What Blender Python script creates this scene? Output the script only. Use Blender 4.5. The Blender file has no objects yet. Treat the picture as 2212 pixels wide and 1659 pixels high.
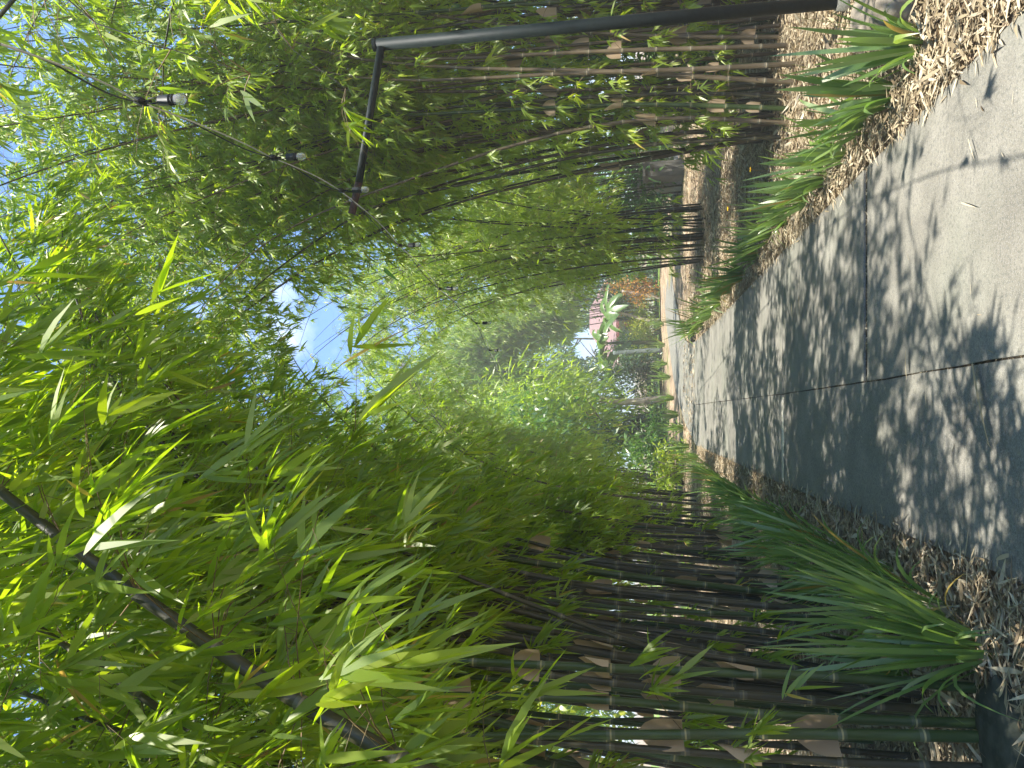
import bpy, math, random
import numpy as np
from mathutils import Vector, Matrix

random.seed(7)
RNG = np.random.default_rng(11)
sc = bpy.context.scene
col = sc.collection
R = math.radians

# ------------------------------------------------------------------ camera
F = 1660.0                       # focal length in units of a 2212 px wide picture
CX, CY = 1106.0, 829.5
HZ = 1365.0                      # picture x of the horizon (the photo is turned on its side)
PITCH = math.atan((HZ - CX) / F)
CAMZ = 1.55
CAM = np.array([0.0, 0.0, CAMZ])
cp, sp = math.cos(PITCH), math.sin(PITCH)
fwd = Vector((0, cp, sp)); up = Vector((0, -sp, cp)); rgt = Vector((1, 0, 0))
cam = bpy.data.cameras.new('camera'); camo = bpy.data.objects.new('camera', cam)
col.objects.link(camo); sc.camera = camo
m = Matrix.Identity(4)
for i in range(3):
    m[i][0] = -up[i]; m[i][1] = rgt[i]; m[i][2] = -fwd[i]
m[0][3], m[1][3], m[2][3] = 0, 0, CAMZ
camo.matrix_world = m
cam.sensor_width = 36; cam.lens = 36 * F / 2212
cam.clip_start = 0.05; cam.clip_end = 2000

# ------------------------------------------------------------------ sun and sky
SUNV = Vector((0.03, -0.31, 1.0)).normalized()       # towards the sun
elev = math.asin(SUNV.z)
sun = bpy.data.lights.new('sun', 'SUN'); suno = bpy.data.objects.new('sun', sun)
col.objects.link(suno)
sun.energy = 4.2; sun.angle = R(0.53); sun.color = (1.0, 0.95, 0.87)
suno.rotation_euler = SUNV.to_track_quat('Z', 'Y').to_euler()
w = bpy.data.worlds.new('World'); sc.world = w; w.use_nodes = True
nt = w.node_tree; nt.nodes.clear()
out = nt.nodes.new('ShaderNodeOutputWorld'); bg = nt.nodes.new('ShaderNodeBackground')
sky = nt.nodes.new('ShaderNodeTexSky'); sky.sky_type = 'NISHITA'; sky.sun_disc = False
sky.sun_elevation = elev; sky.sun_rotation = math.atan2(SUNV.x, SUNV.y)
sky.air_density = 0.8; sky.dust_density = 0.1; sky.ozone_density = 3.0
bg.inputs['Strength'].default_value = 0.15
tc = nt.nodes.new('ShaderNodeTexCoord')
cn = nt.nodes.new('ShaderNodeTexNoise'); cn.inputs['Scale'].default_value = 5.0; cn.inputs['Detail'].default_value = 6
cr = nt.nodes.new('ShaderNodeValToRGB'); cr.color_ramp.elements[0].position = 0.66; cr.color_ramp.elements[1].position = 0.95
mx = nt.nodes.new('ShaderNodeMix'); mx.data_type = 'RGBA'
mx.inputs[7].default_value = (5.5, 5.7, 6.0, 1)
nt.links.new(tc.outputs['Generated'], cn.inputs['Vector']); nt.links.new(cn.outputs['Fac'], cr.inputs['Fac'])
tn = nt.nodes.new('ShaderNodeMix'); tn.data_type = 'RGBA'; tn.blend_type = 'MULTIPLY'; tn.inputs[0].default_value = 1.0
nt.links.new(sky.outputs['Color'], tn.inputs[6])
sx_ = nt.nodes.new('ShaderNodeSeparateXYZ'); nt.links.new(tc.outputs['Generated'], sx_.inputs[0])
tr_ = nt.nodes.new('ShaderNodeValToRGB'); tr_.color_ramp.elements[0].position = 0.08; tr_.color_ramp.elements[0].color = (0.30, 0.46, 0.74, 1)
tr_.color_ramp.elements[1].position = 0.55; tr_.color_ramp.elements[1].color = (0.74, 0.88, 0.98, 1)
nt.links.new(sx_.outputs[2], tr_.inputs['Fac']); nt.links.new(tr_.outputs['Color'], tn.inputs[7])
nt.links.new(cr.outputs['Color'], mx.inputs[0]); nt.links.new(tn.outputs[2], mx.inputs[6])
nt.links.new(mx.outputs[2], bg.inputs['Color']); nt.links.new(bg.outputs['Background'], out.inputs['Surface'])

sc.view_settings.view_transform = 'Standard'; sc.view_settings.look = 'None'
sc.view_settings.gamma = 1.0; sc.view_settings.exposure = 1.7
sc.render.engine = 'CYCLES'
sc.cycles.max_bounces = 8; sc.cycles.diffuse_bounces = 6; sc.cycles.transmission_bounces = 8
sc.cycles.glossy_bounces = 2; sc.cycles.transparent_max_bounces = 6
sc.cycles.caustics_reflective = False; sc.cycles.caustics_refractive = False

# ------------------------------------------------------------------ picture <-> world
def ray(x, y):
    r = (CY - y) / F; u = (CX - x) / F
    return np.array([r, cp - u * sp, sp + u * cp])
def P(x, y, Y):                   # the point seen at picture x, y that lies Y metres ahead
    d = ray(x, y); return CAM + d * (Y / d[1])
def G(x, y, z=0.0):               # the ground point seen at picture x, y
    d = ray(x, y); t = (z - CAMZ) / d[2]; return CAM + d * t
def proj(Q):
    D = np.asarray(Q) - CAM
    dep = D[..., 1] * cp + D[..., 2] * sp
    u = -D[..., 1] * sp + D[..., 2] * cp
    dd = np.where(dep > 0.05, dep, 1e9)
    return CX - F * u / dd, CY - F * D[..., 0] / dd, dep

# ------------------------------------------------------------------ tagging
def tag(o, label=None, cat=None, group=None, kind=None):
    if label: o['label'] = label
    if cat: o['category'] = cat
    if group: o['group'] = group
    if kind: o['kind'] = kind
    return o
def empty(name, loc, label, cat, group=None):
    o = bpy.data.objects.new(name, None); o.location = loc; o.empty_display_size = 0.2
    col.objects.link(o); return tag(o, label, cat, group)

# ------------------------------------------------------------------ materials
def newmat(name):
    mt = bpy.data.materials.new(name); mt.use_nodes = True
    n = mt.node_tree; n.nodes.clear()
    return mt, n, n.nodes.new('ShaderNodeOutputMaterial')
def ramp(n, fac, stops):
    r = n.nodes.new('ShaderNodeValToRGB')
    while len(r.color_ramp.elements) < len(stops): r.color_ramp.elements.new(0.5)
    for e, (p, c) in zip(r.color_ramp.elements, stops):
        e.position = p; e.color = (*c, 1)
    n.links.new(fac, r.inputs['Fac']); return r.outputs['Color']
def noise(n, scale, detail=4, rough=0.55, coord='Object', vec=None, dist=0.0):
    t = n.nodes.new('ShaderNodeTexCoord'); q = n.nodes.new('ShaderNodeTexNoise')
    q.inputs['Scale'].default_value = scale; q.inputs['Detail'].default_value = detail
    q.inputs['Roughness'].default_value = rough; q.inputs['Distortion'].default_value = dist
    n.links.new(vec if vec else t.outputs[coord], q.inputs['Vector']); return q.outputs['Fac']
def mixc(n, a, b, fac, mode='MIX'):
    x = n.nodes.new('ShaderNodeMix'); x.data_type = 'RGBA'; x.blend_type = mode
    for s, v in ((0, fac), (6, a), (7, b)):
        if isinstance(v, (int, float)): x.inputs[s].default_value = v
        elif isinstance(v, tuple): x.inputs[s].default_value = (*v, 1)
        else: n.links.new(v, x.inputs[s])
    return x.outputs[2]
def mathn(n, op, a, b=0.0):
    x = n.nodes.new('ShaderNodeMath'); x.operation = op
    for s, v in ((0, a), (1, b)):
        if isinstance(v, (int, float)): x.inputs[s].default_value = v
        else: n.links.new(v, x.inputs[s])
    return x.outputs[0]
def bump(n, h, strength, dist=0.01):
    b = n.nodes.new('ShaderNodeBump'); b.inputs['Strength'].default_value = strength
    b.inputs['Distance'].default_value = dist; n.links.new(h, b.inputs['Height']); return b.outputs['Normal']
def princ(n, out, colr, rough=0.7, nrm=None, spec=0.3, metal=0.0):
    b = n.nodes.new('ShaderNodeBsdfPrincipled')
    if isinstance(colr, tuple): b.inputs['Base Color'].default_value = (*colr, 1)
    else: n.links.new(colr, b.inputs['Base Color'])
    if isinstance(rough, (int, float)): b.inputs['Roughness'].default_value = rough
    else: n.links.new(rough, b.inputs['Roughness'])
    b.inputs['Specular IOR Level'].default_value = spec; b.inputs['Metallic'].default_value = metal
    if nrm: n.links.new(nrm, b.inputs['Normal'])
    n.links.new(b.outputs[0], out.inputs['Surface']); return b
def attr(n, name):
    a = n.nodes.new('ShaderNodeAttribute'); a.attribute_name = name; return a.outputs['Fac']

def leaf_mat(name, stops, trans_stops, tfac=0.45, gloss=0.06, rough=0.38):
    mt, n, o = newmat(name)
    t = attr(n, 'tint')
    c = ramp(n, t, stops); c2 = ramp(n, t, trans_stops)
    d = n.nodes.new('ShaderNodeBsdfDiffuse'); n.links.new(c, d.inputs['Color'])
    tr = n.nodes.new('ShaderNodeBsdfTranslucent'); n.links.new(c2, tr.inputs['Color'])
    m1 = n.nodes.new('ShaderNodeMixShader'); m1.inputs[0].default_value = tfac
    n.links.new(d.outputs[0], m1.inputs[1]); n.links.new(tr.outputs[0], m1.inputs[2])
    g = n.nodes.new('ShaderNodeBsdfGlossy'); g.inputs['Roughness'].default_value = rough
    g.inputs['Color'].default_value = (1.0, 0.98, 0.90, 1)
    m2 = n.nodes.new('ShaderNodeMixShader'); m2.inputs[0].default_value = gloss
    n.links.new(m1.outputs[0], m2.inputs[1]); n.links.new(g.outputs[0], m2.inputs[2])
    n.links.new(m2.outputs[0], o.inputs['Surface']); return mt

def solid_mat(name, c1, c2, scale=20, rough=0.7, b=0.3, spec=0.3, metal=0.0, dist=0.01):
    mt, n, o = newmat(name)
    f = noise(n, scale, 6)
    princ(n, o, ramp(n, f, [(0.3, c1), (0.7, c2)]), rough, bump(n, f, b, dist), spec, metal)
    return mt

M = {}
M['bamboo_leaf'] = leaf_mat('bamboo_leaf',
    [(0.0, (0.105, 0.180, 0.014)), (0.55, (0.175, 0.260, 0.017)), (0.955, (0.280, 0.345, 0.022)), (0.975, (0.50, 0.36, 0.07)), (1.0, (0.42, 0.27, 0.10))],
    [(0.0, (0.36, 0.56, 0.012)), (0.55, (0.52, 0.72, 0.015)), (0.955, (0.70, 0.82, 0.020)), (0.975, (0.75, 0.52, 0.06)), (1.0, (0.5, 0.3, 0.08))],
    0.58, 0.045, 0.45)
M['lit_bamboo_leaf'] = leaf_mat('lit_bamboo_leaf',  # bamboo leaf colour brightened so dull, shaded crowns look sunlit
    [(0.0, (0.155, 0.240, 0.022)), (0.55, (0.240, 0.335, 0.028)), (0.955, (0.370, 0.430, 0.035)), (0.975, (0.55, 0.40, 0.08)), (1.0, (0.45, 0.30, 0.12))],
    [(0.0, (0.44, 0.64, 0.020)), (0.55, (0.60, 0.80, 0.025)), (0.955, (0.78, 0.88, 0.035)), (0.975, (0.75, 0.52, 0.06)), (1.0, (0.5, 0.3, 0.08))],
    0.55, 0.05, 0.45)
M['strap_leaf'] = leaf_mat('strap_leaf',
    [(0.0, (0.10, 0.18, 0.05)), (0.6, (0.18, 0.28, 0.075)), (0.96, (0.20, 0.28, 0.06)), (0.98, (0.45, 0.38, 0.06)), (1.0, (0.30, 0.17, 0.07))],
    [(0.0, (0.16, 0.34, 0.040)), (0.6, (0.26, 0.46, 0.050)), (0.96, (0.38, 0.55, 0.06)), (0.98, (0.6, 0.45, 0.05)), (1.0, (0.3, 0.16, 0.05))],
    0.45, 0.06, 0.38)
M['litter'] = leaf_mat('dry_leaf',
    [(0.0, (0.12, 0.085, 0.05)), (0.3, (0.27, 0.215, 0.13)), (0.7, (0.42, 0.345, 0.225)), (1.0, (0.60, 0.52, 0.37))],
    [(0.0, (0.13, 0.085, 0.05)), (0.5, (0.36, 0.22, 0.10)), (1.0, (0.5, 0.38, 0.2))], 0.2, 0.03, 0.5)
M['broad_leaf'] = leaf_mat('broad_leaf',
    [(0.0, (0.030, 0.085, 0.020)), (0.6, (0.07, 0.15, 0.03)), (1.0, (0.13, 0.22, 0.04))],
    [(0.0, (0.06, 0.20, 0.02)), (0.6, (0.14, 0.34, 0.03)), (1.0, (0.30, 0.45, 0.04))], 0.4, 0.05, 0.4)
M['dark_leaf'] = leaf_mat('dark_leaf',
    [(0.0, (0.018, 0.05, 0.022)), (0.7, (0.035, 0.085, 0.03)), (1.0, (0.06, 0.12, 0.035))],
    [(0.0, (0.03, 0.10, 0.02)), (1.0, (0.08, 0.2, 0.03))], 0.3, 0.06, 0.4)
M['lime_leaf'] = leaf_mat('lime_leaf',
    [(0.0, (0.16, 0.26, 0.03)), (0.6, (0.32, 0.40, 0.04)), (1.0, (0.60, 0.48, 0.05))],
    [(0.0, (0.3, 0.5, 0.03)), (0.6, (0.5, 0.6, 0.04)), (1.0, (0.75, 0.5, 0.04))], 0.5, 0.04, 0.4)
M['orange_leaf'] = leaf_mat('orange_leaf',
    [(0.0, (0.35, 0.22, 0.03)), (0.6, (0.5, 0.25, 0.04)), (1.0, (0.45, 0.10, 0.03))],
    [(0.0, (0.5, 0.4, 0.03)), (0.6, (0.6, 0.3, 0.04)), (1.0, (0.6, 0.12, 0.04))], 0.4, 0.04, 0.4)
M['banana_leaf'] = leaf_mat('banana_leaf',
    [(0.0, (0.06, 0.14, 0.035)), (1.0, (0.18, 0.28, 0.07))],
    [(0.0, (0.12, 0.28, 0.04)), (1.0, (0.28, 0.44, 0.07))], 0.4, 0.07, 0.35)
M['petal'] = leaf_mat('petal', [(0, (0.75, 0.42, 0.02)), (1, (0.85, 0.6, 0.03))], [(0, (0.8, 0.5, 0.02)), (1, (0.9, 0.6, 0.03))], 0.4, 0.03)
M['pink_petal'] = leaf_mat('pink_petal', [(0, (0.75, 0.30, 0.45)), (1, (0.85, 0.55, 0.65))], [(0, (0.8, 0.3, 0.4)), (1, (0.9, 0.6, 0.6))], 0.4, 0.03)

def culm_mat(name, base_lo, base_hi, ring):
    mt, n, o = newmat(name)
    s = attr(n, 'seg'); fr = mathn(n, 'FRACT', s)
    dist = mathn(n, 'ABSOLUTE', mathn(n, 'SUBTRACT', fr, 0.5))            # 0.5 at a node
    ringf = mathn(n, 'GREATER_THAN', dist, 0.488)
    dusk = mathn(n, 'MULTIPLY', mathn(n, 'GREATER_THAN', dist, 0.44), 0.35)
    geo = n.nodes.new('ShaderNodeTexCoord')
    mp = n.nodes.new('ShaderNodeMapping'); mp.inputs['Scale'].default_value = (18, 18, 3)
    n.links.new(geo.outputs['Object'], mp.inputs['Vector'])
    f = noise(n, 1.0, 6, 0.65, vec=mp.outputs[0])
    f2 = noise(n, 2.3, 3)
    c = ramp(n, mathn(n, 'ADD', mathn(n, 'MULTIPLY', f, 0.6), mathn(n, 'MULTIPLY', f2, 0.4)), [(0.35, base_lo), (0.66, base_hi)])
    c = mixc(n, c, (0.16, 0.17, 0.13), dusk)
    c = mixc(n, c, ring, ringf)
    princ(n, o, c, 0.42, bump(n, f, 0.12, 0.004), 0.4)
    return mt
M['culm_dark'] = culm_mat('culm_dark', (0.020, 0.024, 0.012), (0.070, 0.060, 0.032), (0.20, 0.165, 0.09))
M['culm_green'] = culm_mat('culm_green', (0.022, 0.046, 0.012), (0.060, 0.090, 0.022), (0.32, 0.28, 0.13))
M['culm_brown'] = culm_mat('culm_brown', (0.035, 0.028, 0.016), (0.14, 0.10, 0.055), (0.40, 0.32, 0.2))
M['culm_tan'] = culm_mat('culm_tan', (0.060, 0.046, 0.026), (0.19, 0.145, 0.085), (0.42, 0.35, 0.23))
M['twig'] = solid_mat('twig', (0.10, 0.075, 0.03), (0.22, 0.15, 0.07), 8, 0.6, 0.1)
M['sheath'] = leaf_mat('sheath', [(0, (0.42, 0.30, 0.18)), (1, (0.60, 0.46, 0.30))], [(0, (0.5, 0.32, 0.16)), (1, (0.6, 0.42, 0.22))], 0.3, 0.04, 0.5)

# ------------------------------------------------------------------ mesh helpers
def mesh_np(name, V, loops, starts, totals, mats, attrs=None, midx=None, parent=None, smooth=False, loc=None):
    me = bpy.data.meshes.new(name)
    V = np.asarray(V, dtype=np.float32)
    if loc is not None: V = V - np.asarray(loc, dtype=np.float32)
    me.vertices.add(len(V)); me.vertices.foreach_set('co', V.ravel())
    me.loops.add(len(loops)); me.loops.foreach_set('vertex_index', np.asarray(loops, dtype=np.int32))
    me.polygons.add(len(starts)); me.polygons.foreach_set('loop_start', np.asarray(starts, dtype=np.int32))
    try: me.polygons.foreach_set('loop_total', np.asarray(totals, dtype=np.int32))
    except Exception: pass
    for mt in mats: me.materials.append(mt)
    if midx is not None: me.polygons.foreach_set('material_index', np.asarray(midx, dtype=np.int32))
    if attrs:
        for k, a in attrs.items():
            at = me.attributes.new(k, 'FLOAT', 'POINT'); at.data.foreach_set('value', np.asarray(a, dtype=np.float32))
    if smooth or name in ('leaves', 'leaf', 'foliage', 'crown', 'leaf_litter', 'fallen_leaf', 'blossom', 'flower'):
        me.polygons.foreach_set('use_smooth', np.ones(len(starts), dtype=bool))
    else: me.polygons.foreach_set('use_smooth', np.zeros(len(starts), dtype=bool))
    me.update(calc_edges=True)
    o = bpy.data.objects.new(name, me); col.objects.link(o)
    if parent: o.parent = parent
    if loc is not None and parent is None: o.location = tuple(float(v) for v in loc)
    return o

class MB:                          # gathers pieces into one mesh
    def __init__(s): s.V = []; s.L = []; s.S = []; s.T = []; s.MI = []; s.A = []; s.nv = 0; s.nl = 0
    def add(s, V, faces4, a=0.5, mi=0, faces3=None):
        V = np.asarray(V, dtype=float).reshape(-1, 3)
        for f, k in ((faces4, 4), (faces3, 3)):
            if f is None or len(f) == 0: continue
            f = np.asarray(f, dtype=np.int64).reshape(-1, k) + s.nv
            s.L.append(f.ravel()); s.S.append(s.nl + np.arange(len(f)) * k); s.T.append(np.full(len(f), k))
            s.MI.append(np.full(len(f), mi)); s.nl += f.size
        s.V.append(V); s.A.append(np.broadcast_to(np.asarray(a, dtype=float), (len(V),)).copy()); s.nv += len(V)
        return s
    def box(s, c, size, rot=0.0, a=0.5, mi=0, taper=1.0, tilt=None):
        c = np.asarray(c, float); sx, sy, sz = [q / 2 for q in size]
        v = np.array([[x * sx * (taper if z > 0 else 1), y * sy * (taper if z > 0 else 1), z * sz] for z in (-1, 1) for y in (-1, 1) for x in (-1, 1)])
        cr_, sr_ = math.cos(rot), math.sin(rot)
        v = np.stack([v[:, 0] * cr_ - v[:, 1] * sr_, v[:, 0] * sr_ + v[:, 1] * cr_, v[:, 2]], 1)
        if tilt is not None: v = v @ np.array(tilt).T
        return s.add(v + c, [[0, 2, 3, 1], [4, 5, 7, 6], [0, 1, 5, 4], [2, 6, 7, 3], [0, 4, 6, 2], [1, 3, 7, 5]], a, mi)
    def tube(s, pts, rad, k=8, a=None, mi=0, cap=True):
        pts = np.asarray(pts, float); n = len(pts); rad = np.broadcast_to(np.asarray(rad, float), (n,))
        T = np.gradient(pts, axis=0); T /= np.linalg.norm(T, axis=1)[:, None] + 1e-9
        ref = np.array([1.0, 0, 0]) if abs(T[0][0]) < 0.8 else np.array([0, 1.0, 0])
        U = np.cross(T, ref); U /= np.linalg.norm(U, axis=1)[:, None] + 1e-9
        W = np.cross(T, U)
        an = np.arange(k) * 2 * math.pi / k
        V = pts[:, None, :] + rad[:, None, None] * (np.cos(an)[None, :, None] * U[:, None, :] + np.sin(an)[None, :, None] * W[:, None, :])
        i = np.arange(n - 1)[:, None] * k; j = np.arange(k)[None, :]; j2 = (j + 1) % k
        Fq = np.stack([i + j, i + j2, i + k + j2, i + k + j], -1).reshape(-1, 4)
        V = V.reshape(-1, 3); aa = np.repeat(a, k) if a is not None else np.full(n * k, 0.5)
        F3 = None
        if cap:
            V = np.vstack([V, pts[0], pts[-1]]); aa = np.append(aa, [aa[0], aa[-1]])
            F3 = [[n * k, (q + 1) % k, q] for q in range(k)] + [[n * k + 1, (n - 1) * k + q, (n - 1) * k + (q + 1) % k] for q in range(k)]
        return s.add(V, Fq, aa, mi, F3)
    def build(s, name, mats, parent=None, smooth=False, an='tint', loc=None):
        if not isinstance(mats, (list, tuple)): mats = [mats]
        if s.nv == 0: return None
        o = mesh_np(name, np.vstack(s.V), np.concatenate(s.L), np.concatenate(s.S), np.concatenate(s.T), mats, {an: np.concatenate(s.A)}, np.concatenate(s.MI), None, smooth,
                    loc)
        if parent is not None:
            o.parent = parent
            o.location = (0, 0, 0) if loc is not None else tuple(-v for v in world_loc(parent))
        return o
def world_loc(o):
    v = Vector((0, 0, 0))
    while o is not None: v = v + o.location; o = o.parent
    return v

def norm(a): return a / (np.linalg.norm(a, axis=-1, keepdims=True) + 1e-9)

ST5 = (np.array([0, .10, .32, .62, 1.0]), np.array([.10, .62, 1.0, .72, 0]))
ST4 = (np.array([0, .22, .60, 1.0]), np.array([.12, 1.0, .75, 0]))
ST3 = (np.array([0, .4, 1.0]), np.array([.12, 1.0, 0]))
STB = (np.array([0, .2, .4, .6, .8, 1.0]), np.array([.75, .95, 1.0, .85, .55, 0]))
def leaves(mb, Pb, D, N, L, W, droop, st=ST4, fold=0.12, tint=None, mi=0):
    n = len(Pb)
    if n == 0: return
    t, wd = st; k = len(t)
    L = np.broadcast_to(L, (n,)); W = np.broadcast_to(W, (n,)); droop = np.broadcast_to(droop, (n,))
    D = norm(D); S = norm(np.cross(D, N)); Nn = norm(np.cross(S, D))
    down = np.array([0, 0, -1.0])
    C = Pb[:, None] + D[:, None] * (L[:, None] * t)[:, :, None] + down * (droop[:, None] * L[:, None] * t ** 2)[:, :, None]
    off = S[:, None] * (W[:, None] / 2 * wd)[:, :, None]; up_ = Nn[:, None] * (W[:, None] * fold * wd)[:, :, None]
    # two rows of side points and the midrib row share one sheet
    A = C[:, :-1] - off[:, :-1] + up_[:, :-1]; B = C[:, :-1] + off[:, :-1] + up_[:, :-1]
    kk = k - 1
    V = np.concatenate([A, B, C[:, -1:]], 1)          # kk + kk + 1 vertices
    nv = 2 * kk + 1
    f4 = np.array([[j, kk + j, kk + j + 1, j + 1] for j in range(kk - 1)]); f3 = np.array([[kk - 1, 2 * kk - 1, 2 * kk]])
    base = (np.arange(n) * nv)[:, None, None]
    if tint is None: tint = RNG.random(n)
    mb.add(V.reshape(-1, 3), (f4[None] + base).reshape(-1, 4), np.repeat(tint, nv), mi, (f3[None] + base).reshape(-1, 3))

def rods(mb, Pb, D, L, rad, droop, k=4, mi=1):
    n = len(Pb)
    if n == 0: return
    t = np.linspace(0, 1, k); D = norm(D)
    C = Pb[:, None] + D[:, None] * (L[:, None] * t)[:, :, None] + np.array([0, 0, -1.0]) * (droop[:, None] * L[:, None] * t ** 2)[:, :, None]
    U = norm(np.cross(D, np.array([0.3, 0.2, 1.0]))); W = norm(np.cross(D, U))
    rr = (rad[:, None] * (1 - 0.75 * t))[:, :, None]
    ring = [C + rr * (math.cos(a) * U[:, None] + math.sin(a) * W[:, None]) for a in (0, 2.094, 4.189)]
    V = np.stack(ring, 2)                              # n,k,3,3
    f = np.array([[j * 3 + q, j * 3 + (q + 1) % 3, j * 3 + 3 + (q + 1) % 3, j * 3 + 3 + q] for j in range(k - 1) for q in range(3)])
    mb.add(V.reshape(-1, 3), (f[None] + (np.arange(n) * k * 3)[:, None, None]).reshape(-1, 4), 0.5, mi)

# ------------------------------------------------------------------ the ground and the path
def litter_ground():
    mt, n, o = newmat('ground')
    f = noise(n, 1.6, 6, 0.6); f2 = noise(n, 28, 6, 0.75, dist=1.2); f3 = noise(n, 0.18, 3)
    soil = ramp(n, f2, [(0.30, (0.055, 0.040, 0.028)), (0.5, (0.17, 0.12, 0.08)), (0.68, (0.42, 0.32, 0.21))])
    dry = ramp(n, f2, [(0.30, (0.16, 0.11, 0.07)), (0.5, (0.38, 0.28, 0.18)), (0.68, (0.60, 0.49, 0.35))])
    c = mixc(n, soil, dry, ramp(n, f, [(0.4, (0, 0, 0)), (0.6, (1, 1, 1))]))
    green = ramp(n, f2, [(0.3, (0.05, 0.10, 0.02)), (0.7, (0.16, 0.22, 0.05))])
    c = mixc(n, c, green, ramp(n, f3, [(0.52, (0, 0, 0)), (0.66, (0.7, 0.7, 0.7))]))
    princ(n, o, c, 0.9, bump(n, f2, 0.8, 0.03), 0.1)
    return mt
M['ground'] = litter_ground()
def ground_mesh():
    xs = np.concatenate([[-400, -120, -50], np.arange(-26, 26.1, 0.5), [50, 120, 400]])
    ys = np.concatenate([[-300, -60], np.arange(-8, 50.1, 0.5), [80, 160, 500]])
    X, Y = np.meshgrid(xs, ys)
    Z = -0.05 + 0.03 * np.sin(X * 1.3 + 0.7 * Y) * np.cos(Y * 0.9)
    near = (np.abs(X) < 26) & (Y < 50) & (Y > -8)
    dx = np.maximum(np.abs(X) - 2.5, 0)
    Z = np.where(near, Z + 0.10 * np.minimum(dx / 3.0, 1), 0.02)
    V = np.stack([X, Y, Z], -1).reshape(-1, 3); nx = len(xs)
    i, j = np.meshgrid(np.arange(len(ys) - 1), np.arange(nx - 1), indexing='ij')
    a = (i * nx + j).ravel(); Fq = np.stack([a, a + 1, a + nx + 1, a + nx], 1)
    mb = MB(); mb.add(V, Fq); g = mb.build('ground', M['ground'], smooth=True); tag(g, kind='structure')
    return g
ground_mesh()

def concrete(name, k=1.0):
    mt, n, o = newmat(name)
    f = noise(n, 2.2, 7, 0.62); f2 = noise(n, 55, 4, 0.7); f3 = noise(n, 150, 3, 0.75); f4 = noise(n, 0.7, 4)
    c = ramp(n, f, [(0.32, (0.138 * k, 0.128 * k, 0.103 * k)), (0.52, (0.188 * k, 0.175 * k, 0.142 * k)), (0.72, (0.245 * k, 0.230 * k, 0.190 * k))])
    c = mixc(n, c, (0.06, 0.065, 0.058), mathn(n, 'MULTIPLY', ramp(n, f2, [(0.36, (1, 1, 1)), (0.52, (0, 0, 0))]), 0.6))
    c = mixc(n, c, (0.40, 0.39, 0.37), mathn(n, 'MULTIPLY', ramp(n, f3, [(0.52, (0, 0, 0)), (0.66, (1, 1, 1))]), 0.5))
    c = mixc(n, c, (0.13, 0.15, 0.11), mathn(n, 'MULTIPLY', ramp(n, f4, [(0.45, (0, 0, 0)), (0.7, (1, 1, 1))]), 0.35))
    h = mathn(n, 'ADD', f2, f3)
    princ(n, o, c, 0.85, bump(n, h, 0.35, 0.004), 0.25)
    return mt
M['concrete'] = concrete('concrete'); M['mortar'] = concrete('mortar', 2.7)
M['old_concrete'] = concrete('old_concrete', 0.55)
M['soil'] = solid_mat('soil', (0.018, 0.015, 0.011), (0.06, 0.05, 0.035), 60, 0.95, 0.5, 0.1)

LE = [np.array([-0.62, -4.0])] + [G(*q)[:2] for q in ((2212, 1262), (1950, 1152), (1700, 1050), (1590, 1000), (1500, 960))]
JO = [np.array([0.35, -4.0])] + [G(*q)[:2] for q in ((2212, 768), (1870, 825), (1690, 851), (1550, 868), (1488, 876))]
RE = [np.array([1.75, -4.0])] + [G(*q)[:2] for q in ((2212, 22), (1950, 283), (1700, 534), (1590, 650), (1496, 744))]
def at_y(edge, y):
    ys = [p[1] for p in edge]; return float(np.interp(y, ys, [p[0] for p in edge]))
YEND = 19.4
def slab(mb, ea, eb, y0, y1, ga, gb, z=0.0, th=0.12, n=8, jag=0.0):
    ys = np.linspace(y0, y1, n + 1); top = []
    for y in ys:
        ja = jag * math.sin(y * 7.3) + jag * 0.7 * math.sin(y * 17.1 + 1)
        top.append((at_y(ea, y) + ga + (ja if ga > 0.004 else 0), y)); top.append((at_y(eb, y) - gb + (ja if gb > 0.004 else 0), y))
    V = [(x, y, z) for x, y in top] + [(x, y, z - th) for x, y in top]; m_ = len(top)
    Fq = []
    for i in range(n):
        a = 2 * i
        Fq.append([a, a + 1, a + 3, a + 2]); Fq.append([a, a + 2, m_ + a + 2, m_ + a]); Fq.append([a + 1, m_ + a + 1, m_ + a + 3, a + 3])
    Fq += [[0, m_, m_ + 1, 1], [2 * n, 2 * n + 1, m_ + 2 * n + 1, m_ + 2 * n]]
    mb.add(V, Fq)
pth = MB()
cuts_r = [-4, -0.35, 2.55, 5.46, 8.35, 11.2, 14.1, 17.0, YEND]
cuts_l = [-4, 0.9, 3.92, 8.33, 13.4, YEND]
for i in range(len(cuts_r) - 1):
    g0 = 0.045 if i == 3 else 0.011; g1 = 0.035 if i == 2 else 0.011
    slab(pth, JO, RE, cuts_r[i] + g0, cuts_r[i + 1] - g1, 0.0045, 0.0, jag=0.0025)
for i in range(len(cuts_l) - 1):
    g = 0.0015
    slab(pth, LE, JO, cuts_l[i] + (0.001 if i == 2 else g), cuts_l[i + 1] - g, 0.0, 0.0045, z=-0.004, jag=0.0025)
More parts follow.
